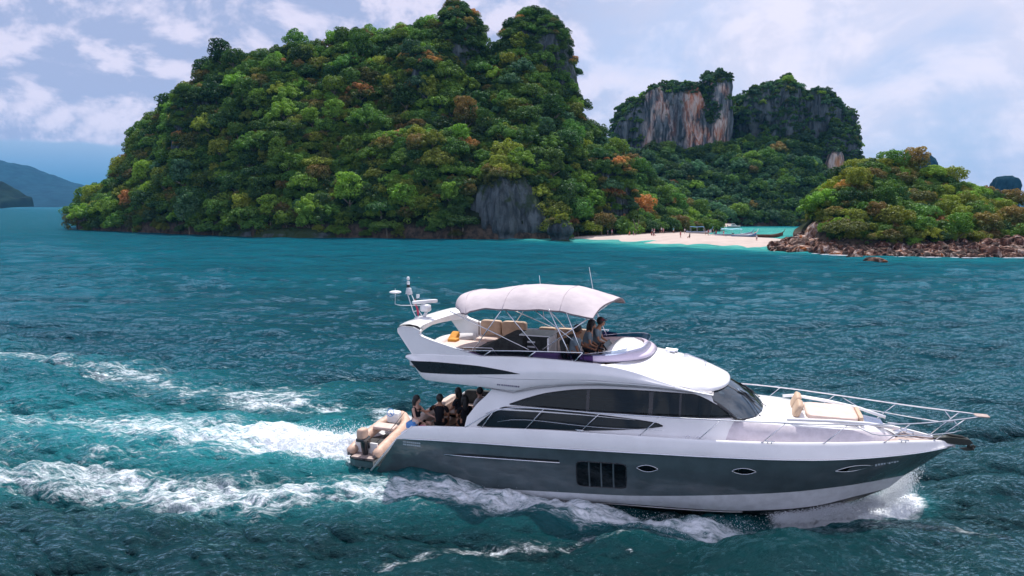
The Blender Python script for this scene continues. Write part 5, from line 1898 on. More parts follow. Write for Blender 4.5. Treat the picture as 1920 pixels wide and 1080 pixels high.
# fairing and screen round the helm
def arc(r_off, z, xa=7.05, n=33, fwd=8.98, w=1.72):
    pts = []
    for i in range(n):
        u = -1 + 2 * i / (n - 1)
        au = abs(u)
        x = xa + (fwd + r_off - xa) * (1 - au ** 2.6)
        y = (w + r_off * .5) * math.copysign(min(1, (1 - (1 - au) ** 1.9)), u)
        pts.append(Vector((x, y, z if not callable(z) else z(x))))
    return pts
zlow = lambda x: np.interp(x, [7.0, 7.6, 8.98], [4.37, 4.33, 4.40])
zmid = lambda x: np.interp(x, [7.0, 7.6, 8.4, 8.98], [4.44, 4.50, 4.58, 4.60])
mb = MB()
mb.loft([arc(.06, zlow), arc(.10, lambda x: zlow(x) + .03), arc(.0, lambda x: zlow(x) * .4 + zmid(x) * .6), arc(-.16, zmid), arc(-.30, lambda x: zmid(x) + .02)], flip=True)
part(mb, 'helm_fairing', M['lilac'], True)
mb = MB()
mb.tube(arc(.10, lambda x: zlow(x) + .005), .014, 5); part(mb, 'fairing_seam', M['inkdark'], True)
mb = MB()
mb.loft([arc(-.17, zmid), arc(-.10, lambda x: zmid(x) + np.interp(x, [7, 8.2, 9], [.06, .14, .20]))], flip=True)
part(mb, 'flybridge_screen', M['smoke'], True)
mb = MB(); mb.tube(arc(-.10, lambda x: zmid(x) + np.interp(x, [7, 8.2, 9], [.06, .14, .20]) + .005), .008, 5); part(mb, 'screen_rail', M['steel'], True)
mb = MB()   # white dash moulding behind the screen
rows_ = []
for x, z, w in ((7.50, 3.85, 1.35), (7.55, 4.40, 1.36), (7.75, 4.62, 1.34), (8.05, 4.74, 1.25), (8.35, 4.76, 1.08), (8.62, 4.68, .85), (8.82, 4.52, .5)):
    rows_.append([(x - .12 * abs(u) ** 2, u * w, z - (z - 4.3) * abs(u) ** 3.2 if z > 4.3 else z) for u in np.linspace(-1, 1, 17)])
mb.loft(rows_, flip=True)
part(mb, 'dash_moulding', M['gel'], 60)
mb = MB(); mb.box((7.66, -.45, 4.60), (.05, .9, .26), rot=Matrix.Rotation(RAD(-35), 3, 'Y')); part(mb, 'instrument_panel', M['screen'])
mb = MB()
ring = [(7.38 + .06 * math.sin(t), -.55 + .19 * math.cos(t), 4.52 + .19 * math.sin(t)) for t in np.linspace(0, 6.283, 19)]
mb.tube(ring, .015, 6, cap=False); mb.tube([(7.55, -.55, 4.48), (7.38, -.55, 4.52)], .03, 6)
for t in (0, 2.1, 4.2): mb.tube([(7.38, -.55, 4.52), (7.38 + .06 * math.sin(t), -.55 + .19 * math.cos(t), 4.52 + .19 * math.sin(t))], .01, 5)
part(mb, 'steering_wheel', M['black'], True)
for x, y in ((6.45, -1.15), (6.50, -.45)):   # helm seats
    h_ = MB(); h_.rbox((x + .28, y, 4.22), (.55, .55, .18)); h_.box((x + .28, y, 3.98), (.3, .3, .36))
    o = part(h_, 'helm_seat', M['charcoal'], True)
    h_ = MB(); h_.rbox((x - .02, y, 4.56), (.16, .55, .62), rot=Matrix.Rotation(RAD(-10), 3, 'Y')); part(h_, 'backrest', M['charcoal'], True, o)
    h_ = MB(); h_.rbox((x + .06, y, 4.50), (.05, .30, .40), rot=Matrix.Rotation(RAD(-10), 3, 'Y')); part(h_, 'back_panel', M['tan'], True, o)
mb = MB(); mb.box((5.85, -.55, 4.42), (.06, .95, .78)); part(mb, 'console_panel', M['gel'])
mb = MB(); mb.box((5.95, -1.45, 4.12), (.8, .5, .64)); part(mb, 'flybridge_locker', M['gel'])
# seating along the far side: separate cushions
for k, (x0, x1, zt) in enumerate(((2.55, 3.35, 4.82), (3.38, 4.30, 4.82))):
    mb = MB(); mb.rbox(((x0 + x1) / 2, 1.62, (zt + 4.28) / 2), (x1 - x0, .26, zt - 4.24)); part(mb, 'seat_back', M['tan'], True)
    mb = MB(); mb.rbox(((x0 + x1) / 2, 1.25, 4.16), (x1 - x0, .62, .22)); part(mb, 'seat_cushion', M['cream'], True)
for x0, x1 in ((4.75, 5.35), (5.38, 6.6)):
    mb = MB(); mb.rbox(((x0 + x1) / 2, 1.70, 4.50), (x1 - x0, .24, .36)); part(mb, 'seat_back', M['tan'], True)
mb = MB(); mb.tube([(2.5, 1.5, 4.28), (2.5, 1.5, 4.84)], .02, 6); part(mb, 'seat_piping', M['piping'])
mb = MB(); mb.prism([(2.7, 4.0), (2.7, 4.12), (3.5, 4.32), (4.2, 4.70), (4.3, 4.74), (4.9, 4.74), (4.95, 3.82), (3.2, 3.82)], 'y', -.75, .55); part(mb, 'table_cover', M['charcoal'])
mb = MB(); mb.box((5.25, .1, 4.28), (.95, 1.0, .92)); part(mb, 'wet_bar', M['charcoal'])
mb = MB(); mb.box((5.22, .1, 4.76), (1.05, 1.1, .035)); part(mb, 'bar_top', M['gel'])
for dz_ in (.06, .22): 
    mb = MB(); mb.box((5.1, -.42, 4.60 - dz_), (.26, .03, .05)); part(mb, 'bar_handle', M['plasticwhite'])
mb = MB(); mb.rbox((2.55, -.5, 4.16), (1.5, 2.2, .22)); part(mb, 'sun_pad', M['cream'], True)
mb = MB(); mb.tube([(1.95, -.9, 4.285), (2.1, -1.0, 4.29), (3.0, -1.0, 4.29), (3.2, -.9, 4.285)], .016, 6); part(mb, 'pad_seam', M['piping'], True)
mb = MB(); mb.tube([(3.1, -1.4, 4.1), (3.1, -1.4, 4.42), (4.1, -1.4, 4.46), (4.3, -1.4, 4.2)], .016, 6); part(mb, 'grab_rail', M['steel'], True)
mb = MB()
cc_ = [(1.62 + .55 * (1 - abs(u) ** 2) * -1 + .55, u * 1.75, 4.28 + .14 * (1 - u * u)) for u in np.linspace(-1, 1, 17)]
mb.loft([[(x, y, 4.0) for x, y, z in cc_], [(x - .02, y, z) for x, y, z in cc_], [(x + .10, y, z + .01) for x, y, z in cc_], [(x + .14, y, 4.1) for x, y, z in cc_]])
part(mb, 'aft_coaming', M['gel'], True)

# ---- bimini
CANO = [  # x, centre z, edge z, half width
    (2.42, 5.70, 5.66, 1.50), (2.48, 5.88, 5.60, 1.58), (2.64, 6.03, 5.59, 1.66), (2.95, 6.12, 5.60, 1.70), (3.45, 6.14, 5.68, 1.70), (4.05, 6.24, 5.80, 1.70), (4.55, 6.34, 5.79, 1.70),
    (5.2, 6.37, 5.80, 1.70), (5.9, 6.37, 5.84, 1.70), (6.4, 6.35, 5.83, 1.70), (6.9, 6.25, 5.76, 1.76), (7.3, 6.12, 5.71, 1.82), (7.62, 5.98, 5.69, 1.86)]
xs = np.concatenate([[2.42, 2.44, 2.48, 2.54, 2.6], np.linspace(2.68, 7.62, 46)])
def cpt(x, u):
    zc_ = ev([(c[0], c[1]) for c in CANO], x); ze = ev([(c[0], c[2]) for c in CANO], x); w = ev([(c[0], c[3]) for c in CANO], x)
    au = abs(u)
    y = u * w
    sag = -.010 * (1 - math.cos(2 * math.pi * (x - 2.6) / 1.28)) * (1 - au ** 4)
    wr = .012 * float(vnoise(x * 4.5, u * 9, 0, 5)) * au
    z = ze + (zc_ - ze) * (1 - au ** 3.4) + sag + wr
    xx = x + .62 * au ** 2.2 * float(np.clip((3.5 - x) / .9, 0, 1)) + float(np.clip((x - 6.4) / 1.2, 0, 1)) * (.16 * u + .10 * (1 - au))
    return (xx, y, z)
mb = MB()
us = np.linspace(-1, 1, 33)
mb.loft([[cpt(x, u) for u in us] for x in xs], flip=True)
can = part(mb, 'bimini_canopy', M['canvas'], True)
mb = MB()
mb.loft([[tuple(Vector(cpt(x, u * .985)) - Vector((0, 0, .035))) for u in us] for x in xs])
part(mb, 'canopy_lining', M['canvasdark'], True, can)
mb = MB()
for sgn in (-1, 1):
    mb.loft([[cpt(x, sgn), tuple(Vector(cpt(x, sgn)) - Vector((0, sgn * .01, .05)))] for x in xs], flip=(sgn > 0))
mb.loft([[tuple(Vector(cpt(xs[-1], u)) + Vector((.005, 0, .0))), tuple(Vector(cpt(xs[-1], u)) + Vector((.0, 0, -.055)))] for u in us])
part(mb, 'canopy_hem', M['canvasdark'], True, can)
for xh in (2.95, 4.55, 6.4):
    mb = MB(); mb.tube([tuple(Vector(cpt(xh, u)) + Vector((0, 0, .004))) for u in np.linspace(-1, 1, 21)], .010, 5)
    part(mb, 'canopy_seam', M['canvas'], True, can)
def pole(a, b, r=.016, both=True, mat='steel'):
    for sgn in ((-1, 1) if both else (1,)):
        mb = MB()
        mb.tube([(a[0], a[1] * sgn, a[2]), (b[0], b[1] * sgn, b[2])], r, 7)
        part(mb, 'canopy_pole', M[mat], True)
pole((2.75, 1.64, 5.62), (5.45, 1.80, 4.58))
pole((5.6, 1.66, 5.80), (6.85, 1.78, 4.95))
pole((6.05, 1.68, 5.86), (6.95, 1.98, 4.25), .018)
pole((4.55, 1.66, 5.80), (3.6, 1.80, 4.44))
pole((4.60, 1.66, 5.80), (5.75, 1.80, 4.60))
pole((7.35, 1.70, 5.68), (5.9, 1.80, 4.62))
pole((6.62, 1.72, 5.78), (7.2, 1.84, 4.40))
for xh in (4.55, 6.05):
    mb = MB(); mb.tube([tuple(Vector(cpt(xh, u)) - Vector((0, 0, .03))) for u in np.linspace(-1, 1, 15)], .016, 6); part(mb, 'canopy_hoop', M['steel'], True)
for (a, b) in (((6.48, 1.95, 6.85), (6.85, 1.95, 4.9)), ((4.66, 1.95, 6.50), (4.85, 1.95, 4.9)), ((2.15, -1.0, 5.0), (2.15, -1.0, 5.0))):
    if a != b:
        mb = MB(); mb.tube([b, a], [.014, .006], 6); part(mb, 'whip_antenna', M['whitepole'], True)
mb = MB(); mb.ball((7.03, -2.06, 4.02), .05, 8, 6, sc=(1, .4, 1)); part(mb, 'bimini_foot', M['steel'])
mb = MB(); mb.ball((7.40, -2.10, 4.04), .035, 8, 6, sc=(1, .4, 1)); part(mb, 'navigation_light', M['red'])

# ---- foredeck
mb = MB()
rows_ = []
for x in np.linspace(10.9, 15.95, 34):
    wb = max(hb(x) - np.interp(x, [10.9, 11.6, 12.2, 13, 16], [.66, .52, .42, .34, .30]), .2)
    zt = np.interp(x, [10.9, 11.6, 13, 15, 15.7, 15.95], [2.93, 2.93, 2.90, 2.78, 2.62, 2.44])
    zb = topz(x) - .10
    k = np.interp(x, [15.2, 15.95], [1, .55])
    wb *= k
    prof = [(-wb, zb), (-wb + .10, zb + (zt - zb) * .5), (-wb + .22, zt - .04), (-wb + .32, zt), (-wb * .5, zt + .04), (0, zt + .05)]
    prof += [(-a, b) for a, b in prof[-2::-1]]
    rows_.append([(x, a, b) for a, b in prof])
rows_.append([(16.02, a * .9, min(b, 2.42)) for a, b in prof])
mb.loft(rows_, flip=True)
nc_ = len(rows_[0]) - 1
mb.mi = [1 if (k % nc_ in (0, 1, nc_ - 1, nc_ - 2)) else 0 for k in range(len(mb.f))]
part(mb, 'coachroof', [M['gel'], M['deck']], 45)
mb = MB()
for sgn in (-1, 1):   # low coaming rails round the lounge
    pts = [(12.95, sgn * 1.30, 2.98), (13.3, sgn * 1.34, 3.02), (14.2, sgn * 1.08, 3.0), (15.1, sgn * .78, 2.93), (15.75, sgn * .50, 2.80)]
    mb.tube(pts, .05, 8)
part(mb, 'lounge_coaming', M['gel'], True)
mb = MB(); mb.rbox((14.2, 0, 2.94), (1.40, 1.50, .18)); part(mb, 'lounge_pad', M['cream'], True)
for y in (-.44, .44):
    mb = MB(); mb.rbox((13.28, y, 3.10), (.20, .78, .46), r=.1, rot=Matrix.Rotation(RAD(22), 3, 'Y')); part(mb, 'lounge_backrest', M['tan'], True)
    mb = MB(); mb.tube([(13.41, y - .38, 3.16), (13.41, y + .38, 3.16)], .012, 5); part(mb, 'backrest_seam', M['piping'])
mb = MB(); mb.rbox((14.95, -.05, 2.95), (.12, 1.2, .22)); part(mb, 'pad_bolster', M['tan'], True)
mb = MB(); mb.box((15.33, 0, 2.80), (.52, .74, .05), rot=Matrix.Rotation(RAD(9), 3, 'Y')); part(mb, 'foredeck_hatch', M['hatch'])
mb = MB(); mb.tube([(x, -(max(hb(x) - np.interp(x, [11, 13, 16], [.42, .34, .30]), .2) - .12), np.interp(x, [10.9, 11.6, 13, 15], [2.95, 2.95, 2.92, 2.80]) + .03) for x in (12.2, 13, 14, 14.9)], .012, 6); part(mb, 'coachroof_rail', M['steel'], True)
mb = MB(); mb.tube([(15.9, .05, 2.50), (16.15, .05, 2.56), (16.4, .05, 2.50)], .07, 8); mb.tube([(16.15, .05, 2.5), (16.15, .05, 2.66)], .09, 10); part(mb, 'windlass', M['steel'], True)
mb = MB(); mb.tube([(16.3, 0, 2.50), (17.3, 0, 2.47)], .022, 6); part(mb, 'anchor_chain', M['steel'], True)
for x, y in ((12.5, None), (7.2, None), (16.0, None)):
    for sgn in (-1, 1):
        w = hb(x) - .10
        z = topz(x) + .03
        mb = MB(); mb.tube([(x - .13, sgn * w, z + .05), (x + .13, sgn * w, z + .05)], .016, 6); mb.tube([(x - .05, sgn * w, z - .02), (x - .05, sgn * w, z + .05)], .014, 6); mb.tube([(x + .05, sgn * w, z - .02), (x + .05, sgn * w, z + .05)], .014, 6)
        part(mb, 'deck_cleat', M['steel'], True)
# bow roller and anchor
mb = MB()
mb.prism([(16.9, 2.40), (17.5, 2.36), (17.75, 2.38), (17.85, 2.45), (17.75, 2.54), (17.3, 2.56), (16.9, 2.50)], 'y', -.10, .10)
part(mb, 'bow_roller', M['anchor'])
mb = MB()
mb.tube([(17.2, 0, 2.60), (17.6, 0, 2.57), (17.78, 0, 2.46), (17.76, 0, 2.26)], [.03, .04, .045, .04], 8)
mb.prism([(17.55, 2.24), (17.7, 2.19), (17.86, 2.22), (17.94, 2.34), (17.88, 2.38), (17.78, 2.29)], 'y', -.04, .04)
mb.tube([(17.84, -.16, 2.28), (17.88, 0, 2.31), (17.84, .16, 2.28)], .026, 6)
part(mb, 'anchor', M['anchor'], 40)

# ---- rails
RT = [(3.47, 2.02), (4.05, 2.42), (4.72, 2.76), (5.4, 2.88), (6.1, 2.92), (7.4, 2.93), (9.5, 3.0), (11.2, 3.05), (12.9, 3.08), (14.5, 3.08), (16.1, 3.10), (17.2, 3.16), (17.95, 3.22)]
def ry(x):
    return float(np.interp(x, [3.4, 6, 10, 12, 13.5, 15, 16.2, 17.2, 17.8, 18.0], [2.26, 2.32, 2.26, 2.12, 1.86, 1.42, .98, .52, .20, .08]))
for sgn in (-1, 1):
    x0 = 3.47 if sgn < 0 else 3.47
    mb = MB()
    mb.tube([(x, sgn * ry(x), ev(RT, x)) for x in np.concatenate([np.linspace(x0, 17.2, 50), [17.5, 17.8, 18.0]])], .019, 7)
    part(mb, 'hand_rail', M['steel'], True)
    mb = MB()   # intermediate pulpit rail
    mb.tube([(x, sgn * (ry(x) - .0), ev(RT, x) - np.interp(x, [14.6, 15.2, 17.2, 17.5], [.0, .30, .36, .30])) for x in np.linspace(14.7, 17.45, 14)], .014, 6)
    mb.tube([(17.45, sgn * ry(17.45), ev(RT, 17.45) - .30), (17.25, sgn * ry(17.3), ev(RT, 17.3) - .02)], .014, 6)
    part(mb, 'pulpit_rail', M['steel'], True)
    mb = MB()   # lower wire along the side deck
    mb.tube([(x, sgn * (ry(x) - .01), ev(RT, x) - .40 - .03 * math.sin(x)) for x in np.linspace(4.6, 9.6, 12)], .007, 5)
    part(mb, 'life_line', M['steel'], True)
    for xb in (4.05, 5.5, 7.2, 8.95, 10.6, 12.3, 13.9, 15.5, 16.85):
        mb = MB()
        xt = xb + (.60 if xb < 16.5 else .72) - (.2 if xb < 4.5 else 0)
        wb = hb(xb) - np.interp(xb, [4, 12, 17], [.11, .14, .16])
        mb.tube([(xb, sgn * wb, topz(xb) + .01), (xt, sgn * ry(xt), ev(RT, xt))], .013, 6)
        mb.ball((xb, sgn * wb, topz(xb) + .03), .03, 8, 5, sc=(1, 1, .6))
        part(mb, 'stanchion', M['steel'], True)
mb = MB(); mb.rbox((18.02, 0, 3.225), (.34, .30, .035)); part(mb, 'pulpit_seat', M['teak'], True)

# ---- hull openings
def hull_y(x, z):
    """half breadth of the grey topsides at a height"""
    zk, zg = ev(KNZ, x), ev(GLZ, x)
    t = (z - zg) / (zk - zg)
    xg = x
    return ev(GLY, x) * (1 - t) + hb(x) * t + .05 * math.sin(np.clip(t, 0, 1) * math.pi) * np.clip((16.9 - x) / 4, 0, 1)
def hull_patch(x0, x1, zb, zt, name, mat, off, sgn, nx=10, nz=5, parent=None):
    mb = MB()
    mb.loft([[(x, sgn * (hull_y(x, z) + off), z) for z in np.linspace(zb(x), zt(x), nz)] for x in np.linspace(x0, x1, nx)], flip=(sgn < 0))
    return part(mb, name, mat, True, parent)
for sgn in (-1, 1):
    # recessed look: dark surround, then four panes
    fr = MB()
    zb_ = lambda x: .60 + .075 * (x - 7.13)
    zt_ = lambda x: 1.44 + .055 * (x - 7.13)
    ring = []
    N_ = 48
    for i in range(N_ + 1):
        t = 2 * math.pi * i / N_
        c_, s2 = math.cos(t), math.sin(t)
        ux = math.copysign(abs(c_) ** .22, c_); uz = math.copysign(abs(s2) ** .22, s2)
        x = 7.87 + .74 * ux
        z = (zb_(x) + zt_(x)) / 2 + (zt_(x) - zb_(x)) / 2 * uz
        ring.append((x, sgn * (hull_y(x, z) + .012), z))
    fr.tube(ring, .016, 5, cap=False)
    f_ = part(fr, 'hull_window', M['black'], True)
    for k in range(4):
        a = 7.15 + k * .362
        hull_patch(a + (.025 if k else 0), a + .362 - (.025 if k < 3 else 0), lambda x: zb_(x) + .02, lambda x: zt_(x) - .02, 'pane', M['glassdark'], .012, sgn, parent=f_)
    for k in (1, 2, 3):
        a = 7.15 + k * .362
        hull_patch(a - .02, a + .02, zb_, zt_, 'mullion', M['grey'], .022, sgn, nx=3, parent=f_)
    for (xc, zc_, L_, hgt, sl) in ((9.22, 1.455, .62, .21, .04), (11.86, 1.64, .66, .19, .04), (14.72, 1.79, .98, .17, .14)):
        lens = lambda x, s_: zc_ + sl * (x - xc) + s_ * hgt / 2 * max(0, 1 - abs((x - xc) / (L_ / 2)) ** 2)
        ph = hull_patch(xc - L_ / 2, xc + L_ / 2, lambda x: lens(x, -1), lambda x: lens(x, 1), 'porthole', M['glassdark'], .012, sgn, nx=16)
        rm = MB()
        pts = [(x, sgn * (hull_y(x, lens(x, 1)) + .014), lens(x, 1)) for x in np.linspace(xc - L_ / 2, xc + L_ / 2, 14)] + [(x, sgn * (hull_y(x, lens(x, -1)) + .014), lens(x, -1)) for x in np.linspace(xc + L_ / 2, xc - L_ / 2, 14)]
        rm.tube(pts, .011, 5); part(rm, 'porthole_rim', M['steel'], True, ph)
    # long slot with a bright lower lip
    hull_patch(3.1, 6.6, lambda x: np.interp(x, [3.1, 3.6, 6.6], [1.13, 1.15, 1.33]), lambda x: np.interp(x, [3.1, 3.5, 6.6], [1.15, 1.22, 1.40]), 'side_slot', M['black'], .012, sgn, nx=14)
    mb = MB(); mb.tube([(x, sgn * (hull_y(x, z) + .02), z) for x, z in ((2.80, 1.10), (3.6, 1.135), (5, 1.22), (6.62, 1.32))], .018, 6); part(mb, 'slot_lip', M['steel'], True)
    # names on the quarter and the bow: strokes too small to read in the photograph
    mb = MB()
    for r_, zz_ in ((0, 1.335), (1, 1.245)):
        x = 1.30
        for wv_ in (.03, .06, 0, .07, .05, .06, .05, .07, .06, .05):
            if wv_:
                z = zz_ + (x - 1.3) * .035
                mb.box((x + wv_ / 2, sgn * (hull_y(x, z) + .006), z), (wv_, .006, .05))
            x += wv_ + .016
    part(mb, 'lettering', M['ink'])
    mb = MB()
    x = 15.28
    for wv_, hh_ in ((.05, .11), (.06, .08), (.06, .08), (.05, .08), (0, 0), (.03, .05), (.05, .10), (.05, .06), (.06, .09), (.05, .07)):
        if wv_:
            z = 1.90 + (x - 15.28) * .12
            mb.box((x + wv_ / 2, sgn * (hull_y(x, z) + .008), z), (wv_, .006, hh_), rot=Matrix.Rotation(sgn * RAD(-24 if sgn > 0 else -24), 3, 'Z'))
        x += wv_ + .018
    part(mb, 'lettering', M['ink'])
    # ring fittings on the side deck face
mb = MB()
for xr in (10.32, 10.60):
    ring = [(xr + .075 * math.cos(t), -2.085 + .03 * math.sin(t), 2.40 + .06 * math.sin(t)) for t in np.linspace(0, 6.283, 15)]
    mb.tube(ring, .009, 5, cap=False)
part(mb, 'fuel_filler', M['steel'])
# light under the overhang
mb = MB(); mb.ball((1.95 + .35, -.0, 3.26), .10, 10, 6, sc=(1, 1, .7)); part(mb, 'overhang_lamp', M['plasticwhite'], True)

# ------------------------------------------------------------------ tender on the platform
tender = empty('inflatable_dinghy', tuple(BM @ Vector((-0.48, 0.25, 0.70))), BYAW)
tag(tender, 'tan inflatable dinghy with outboard lying athwart the yacht stern platform', 'dinghy')
tilt = Matrix.Rotation(RAD(9), 3, 'X')
def td(p):
    return tilt @ Vector(p)
for sgn in (-1, 1):
    mb = MB()
    pts, rs = [], []
    for y, x, r in ((-2.15, .50, .06), (-2.02, .50, .16), (-1.85, .50, .175), (-1.2, .51, .185), (-.4, .51, .185), (.1, .47, .18), (.5, .33, .175), (.72, .12, .17), (.76, 0, .17)):
        pts.append(td((sgn * x, y, .20 + .16 * max(0, y) ** 2))); rs.append(r)
    mb.tube(pts, rs, 14)
    part(mb, 'side_tube', M['hypalon'], True, tender)
    mb = MB()
    pts = [td((sgn * (.50 + .19 if i < 5 else .50), y, .12)) for i, y in enumerate((-1.9, -1.2, -.4, .2, .5))]
    mb.tube(pts, .045, 6); part(mb, 'rub_strake', M['hypdark'], True, tender)
    mb = MB(); mb.tube([td((sgn * .50, -2.20, .17)), td((sgn * .50, -1.98, .19))], [.03, .165], 12); part(mb, 'tube_cone', M['hypdark'], True, tender)
mb = MB(); mb.loft([[td((x, y, .10 + .10 * abs(x) - .06 * (1 - abs(x) / .4))) for x in (-.4, -.2, 0, .2, .4)] for y in (-1.75, -.8, 0, .6, 1.0)]); part(mb, 'dinghy_floor', M['gel_under'], True, tender)
mb = MB(); mb.box(td((0, -1.78, .26)), (.86, .05, .42), rot=tilt); part(mb, 'dinghy_transom', M['gel'], False, tender)
mb = MB(); mb.rbox(td((0, -.45, .40)), (.86, .40, .13), rot=tilt); part(mb, 'dinghy_seat', M['cream'], True, tender)
mb = MB(); mb.rbox(td((0, .25, .48)), (.5, .32, .42), rot=tilt); part(mb, 'dinghy_console', M['gel'], True, tender)
mb = MB(); ring = [td((.14 * math.cos(t), .02 + .05 * math.sin(t), .74 + .13 * math.sin(t))) for t in np.linspace(0, 6.28, 15)]; mb.tube(ring, .014, 6, cap=False); mb.tube([td((0, .1, .6)), td((0, .02, .74))], .02, 6); part(mb, 'dinghy_wheel', M['blue'], True, tender)
mb = MB(); mb.tube([td((.30, -1.7, .42)), td((.36, -.6, .46)), td((.30, .5, .56))], .013, 6); part(mb, 'grab_line', M['black'], True, tender)
mb = MB(); mb.prism([(-.55, .0), (.55, .0), (.45, -.12), (-.45, -.12)], 'y', -1.5, .9); part(mb, 'chock', M['rubber'], False, tender)
mot = MB()
mot.tube([td((.02, -1.92, -.10)), td((.02, -1.95, .20)), td((.02, -1.95, .70))], [.07, .11, .13], 10)
mot.box(td((.02, -1.98, -.02)), (.10, .26, .03), rot=tilt)
mot.tube([td((.02, -1.92, -.10)), td((.02, -1.95, -.26))], [.05, .035], 8)
mot.box(td((.02, -1.80, .50)), (.26, .16, .40), rot=tilt)
mt = part(mot, 'outboard_leg', M['motor'], 40, tender)
mb = MB(); mb.rbox(td((.02, -1.98, .90)), (.29, .42, .38), r=.1, rot=tilt @ Matrix.Rotation(RAD(-12), 3, 'X')); part(mb, 'outboard_cowling', M['hypalon'], True, tender)
mb = MB(); mb.rbox(td((.02, -1.98, .70)), (.34, .48, .12), rot=tilt @ Matrix.Rotation(RAD(-12), 3, 'X')); part(mb, 'cowling_base', M['motor'], True, tender)
for a in (0, 2.09, 4.19):
    mb = MB(); mb.ball(td((.02 + .07 * math.cos(a), -2.06, -.22 + .07 * math.sin(a))), .06, 8, 5, sc=(.8, .2, .8)); part(mb, 'propeller_blade', M['motor'], True, tender)

def yobj(mb, name, mat, label, cat, group=None):
    o = mb.build(name, mat, None, True)
    o.matrix_world = BM
    return tag(o, label, cat, group)
mb = MB(); mb.rbox((1.92, .55, 4.34), (.28, .50, .20), rot=Matrix.Rotation(RAD(25), 3, 'X')); mb.rbox((2.05, .2, 4.30), (.34, .36, .12))
yobj(mb, 'towel', M['yellow'], 'bright orange-yellow towel heaped on the flybridge sun pad', 'towel', 'towels on the yacht')
mb = MB(); mb.rbox((1.30, -1.62, 1.72), (.30, .34, .20)); mb.rbox((1.44, -1.75, 1.70), (.22, .2, .14)); yobj(mb, 'towel', M['blue'], 'blue towel on the stern bench below the seated woman', 'towel', 'towels on the yacht')
mb = MB(); mb.rbox((1.72, -1.72, 1.68), (.24, .24, .13)); yobj(mb, 'towel', M['pink'], 'pink towel on the bench between two seated passengers', 'towel', 'towels on the yacht')
# ------------------------------------------------------------------ people
SK = {'tan': pmat('tanned_skin', (0.36, 0.18, 0.11), 0.55, var=0.06, spec=0.3), 'fair': pmat('fair_skin', (0.55, 0.33, 0.25), 0.55, var=0.05, spec=0.3), 'brown': pmat('brown_skin', (0.20, 0.09, 0.05), 0.55, var=0.06, spec=0.3)}
CL = {}
def cloth(name, col):
    if name not in CL:
        CL[name] = pmat(name + '_cloth', col, 0.9, var=0.10, vscale=6, bump=0.4, bscale=18, spec=0.1)
    return CL[name]
HAIR = {'black': pmat('black_hair', (0.012, 0.010, 0.010), 0.55, var=0.2), 'brown': pmat('brown_hair', (0.05, 0.025, 0.014), 0.55, var=0.2)}
EYE = pmat('eye_white', (0.7, 0.7, 0.7), 0.3)
LIP = pmat('lips', (0.35, 0.10, 0.08), 0.5)

def skin_obj(name, pts, edges, radii, mat, parent, root=0, sub=1):
    me = bpy.data.meshes.new(name)
    me.from_pydata([tuple(p) for p in pts], edges, [])
    me.materials.append(mat)
    o = link(name, me, parent)
    sm = o.modifiers.new('skin', 'SKIN')
    sm.use_smooth_shade = True
    lay = me.skin_vertices[0] if me.skin_vertices else None
    if lay is None:
        bpy.context.view_layer.objects.active = o
        raise RuntimeError('no skin layer')
    for i, r in enumerate(radii):
        lay.data[i].radius = (r, r) if not isinstance(r, tuple) else r
        lay.data[i].use_root = (i == root)
    if sub:
        ss = o.modifiers.new('sub', 'SUBSURF')
        ss.levels = ss.render_levels = sub
    return o

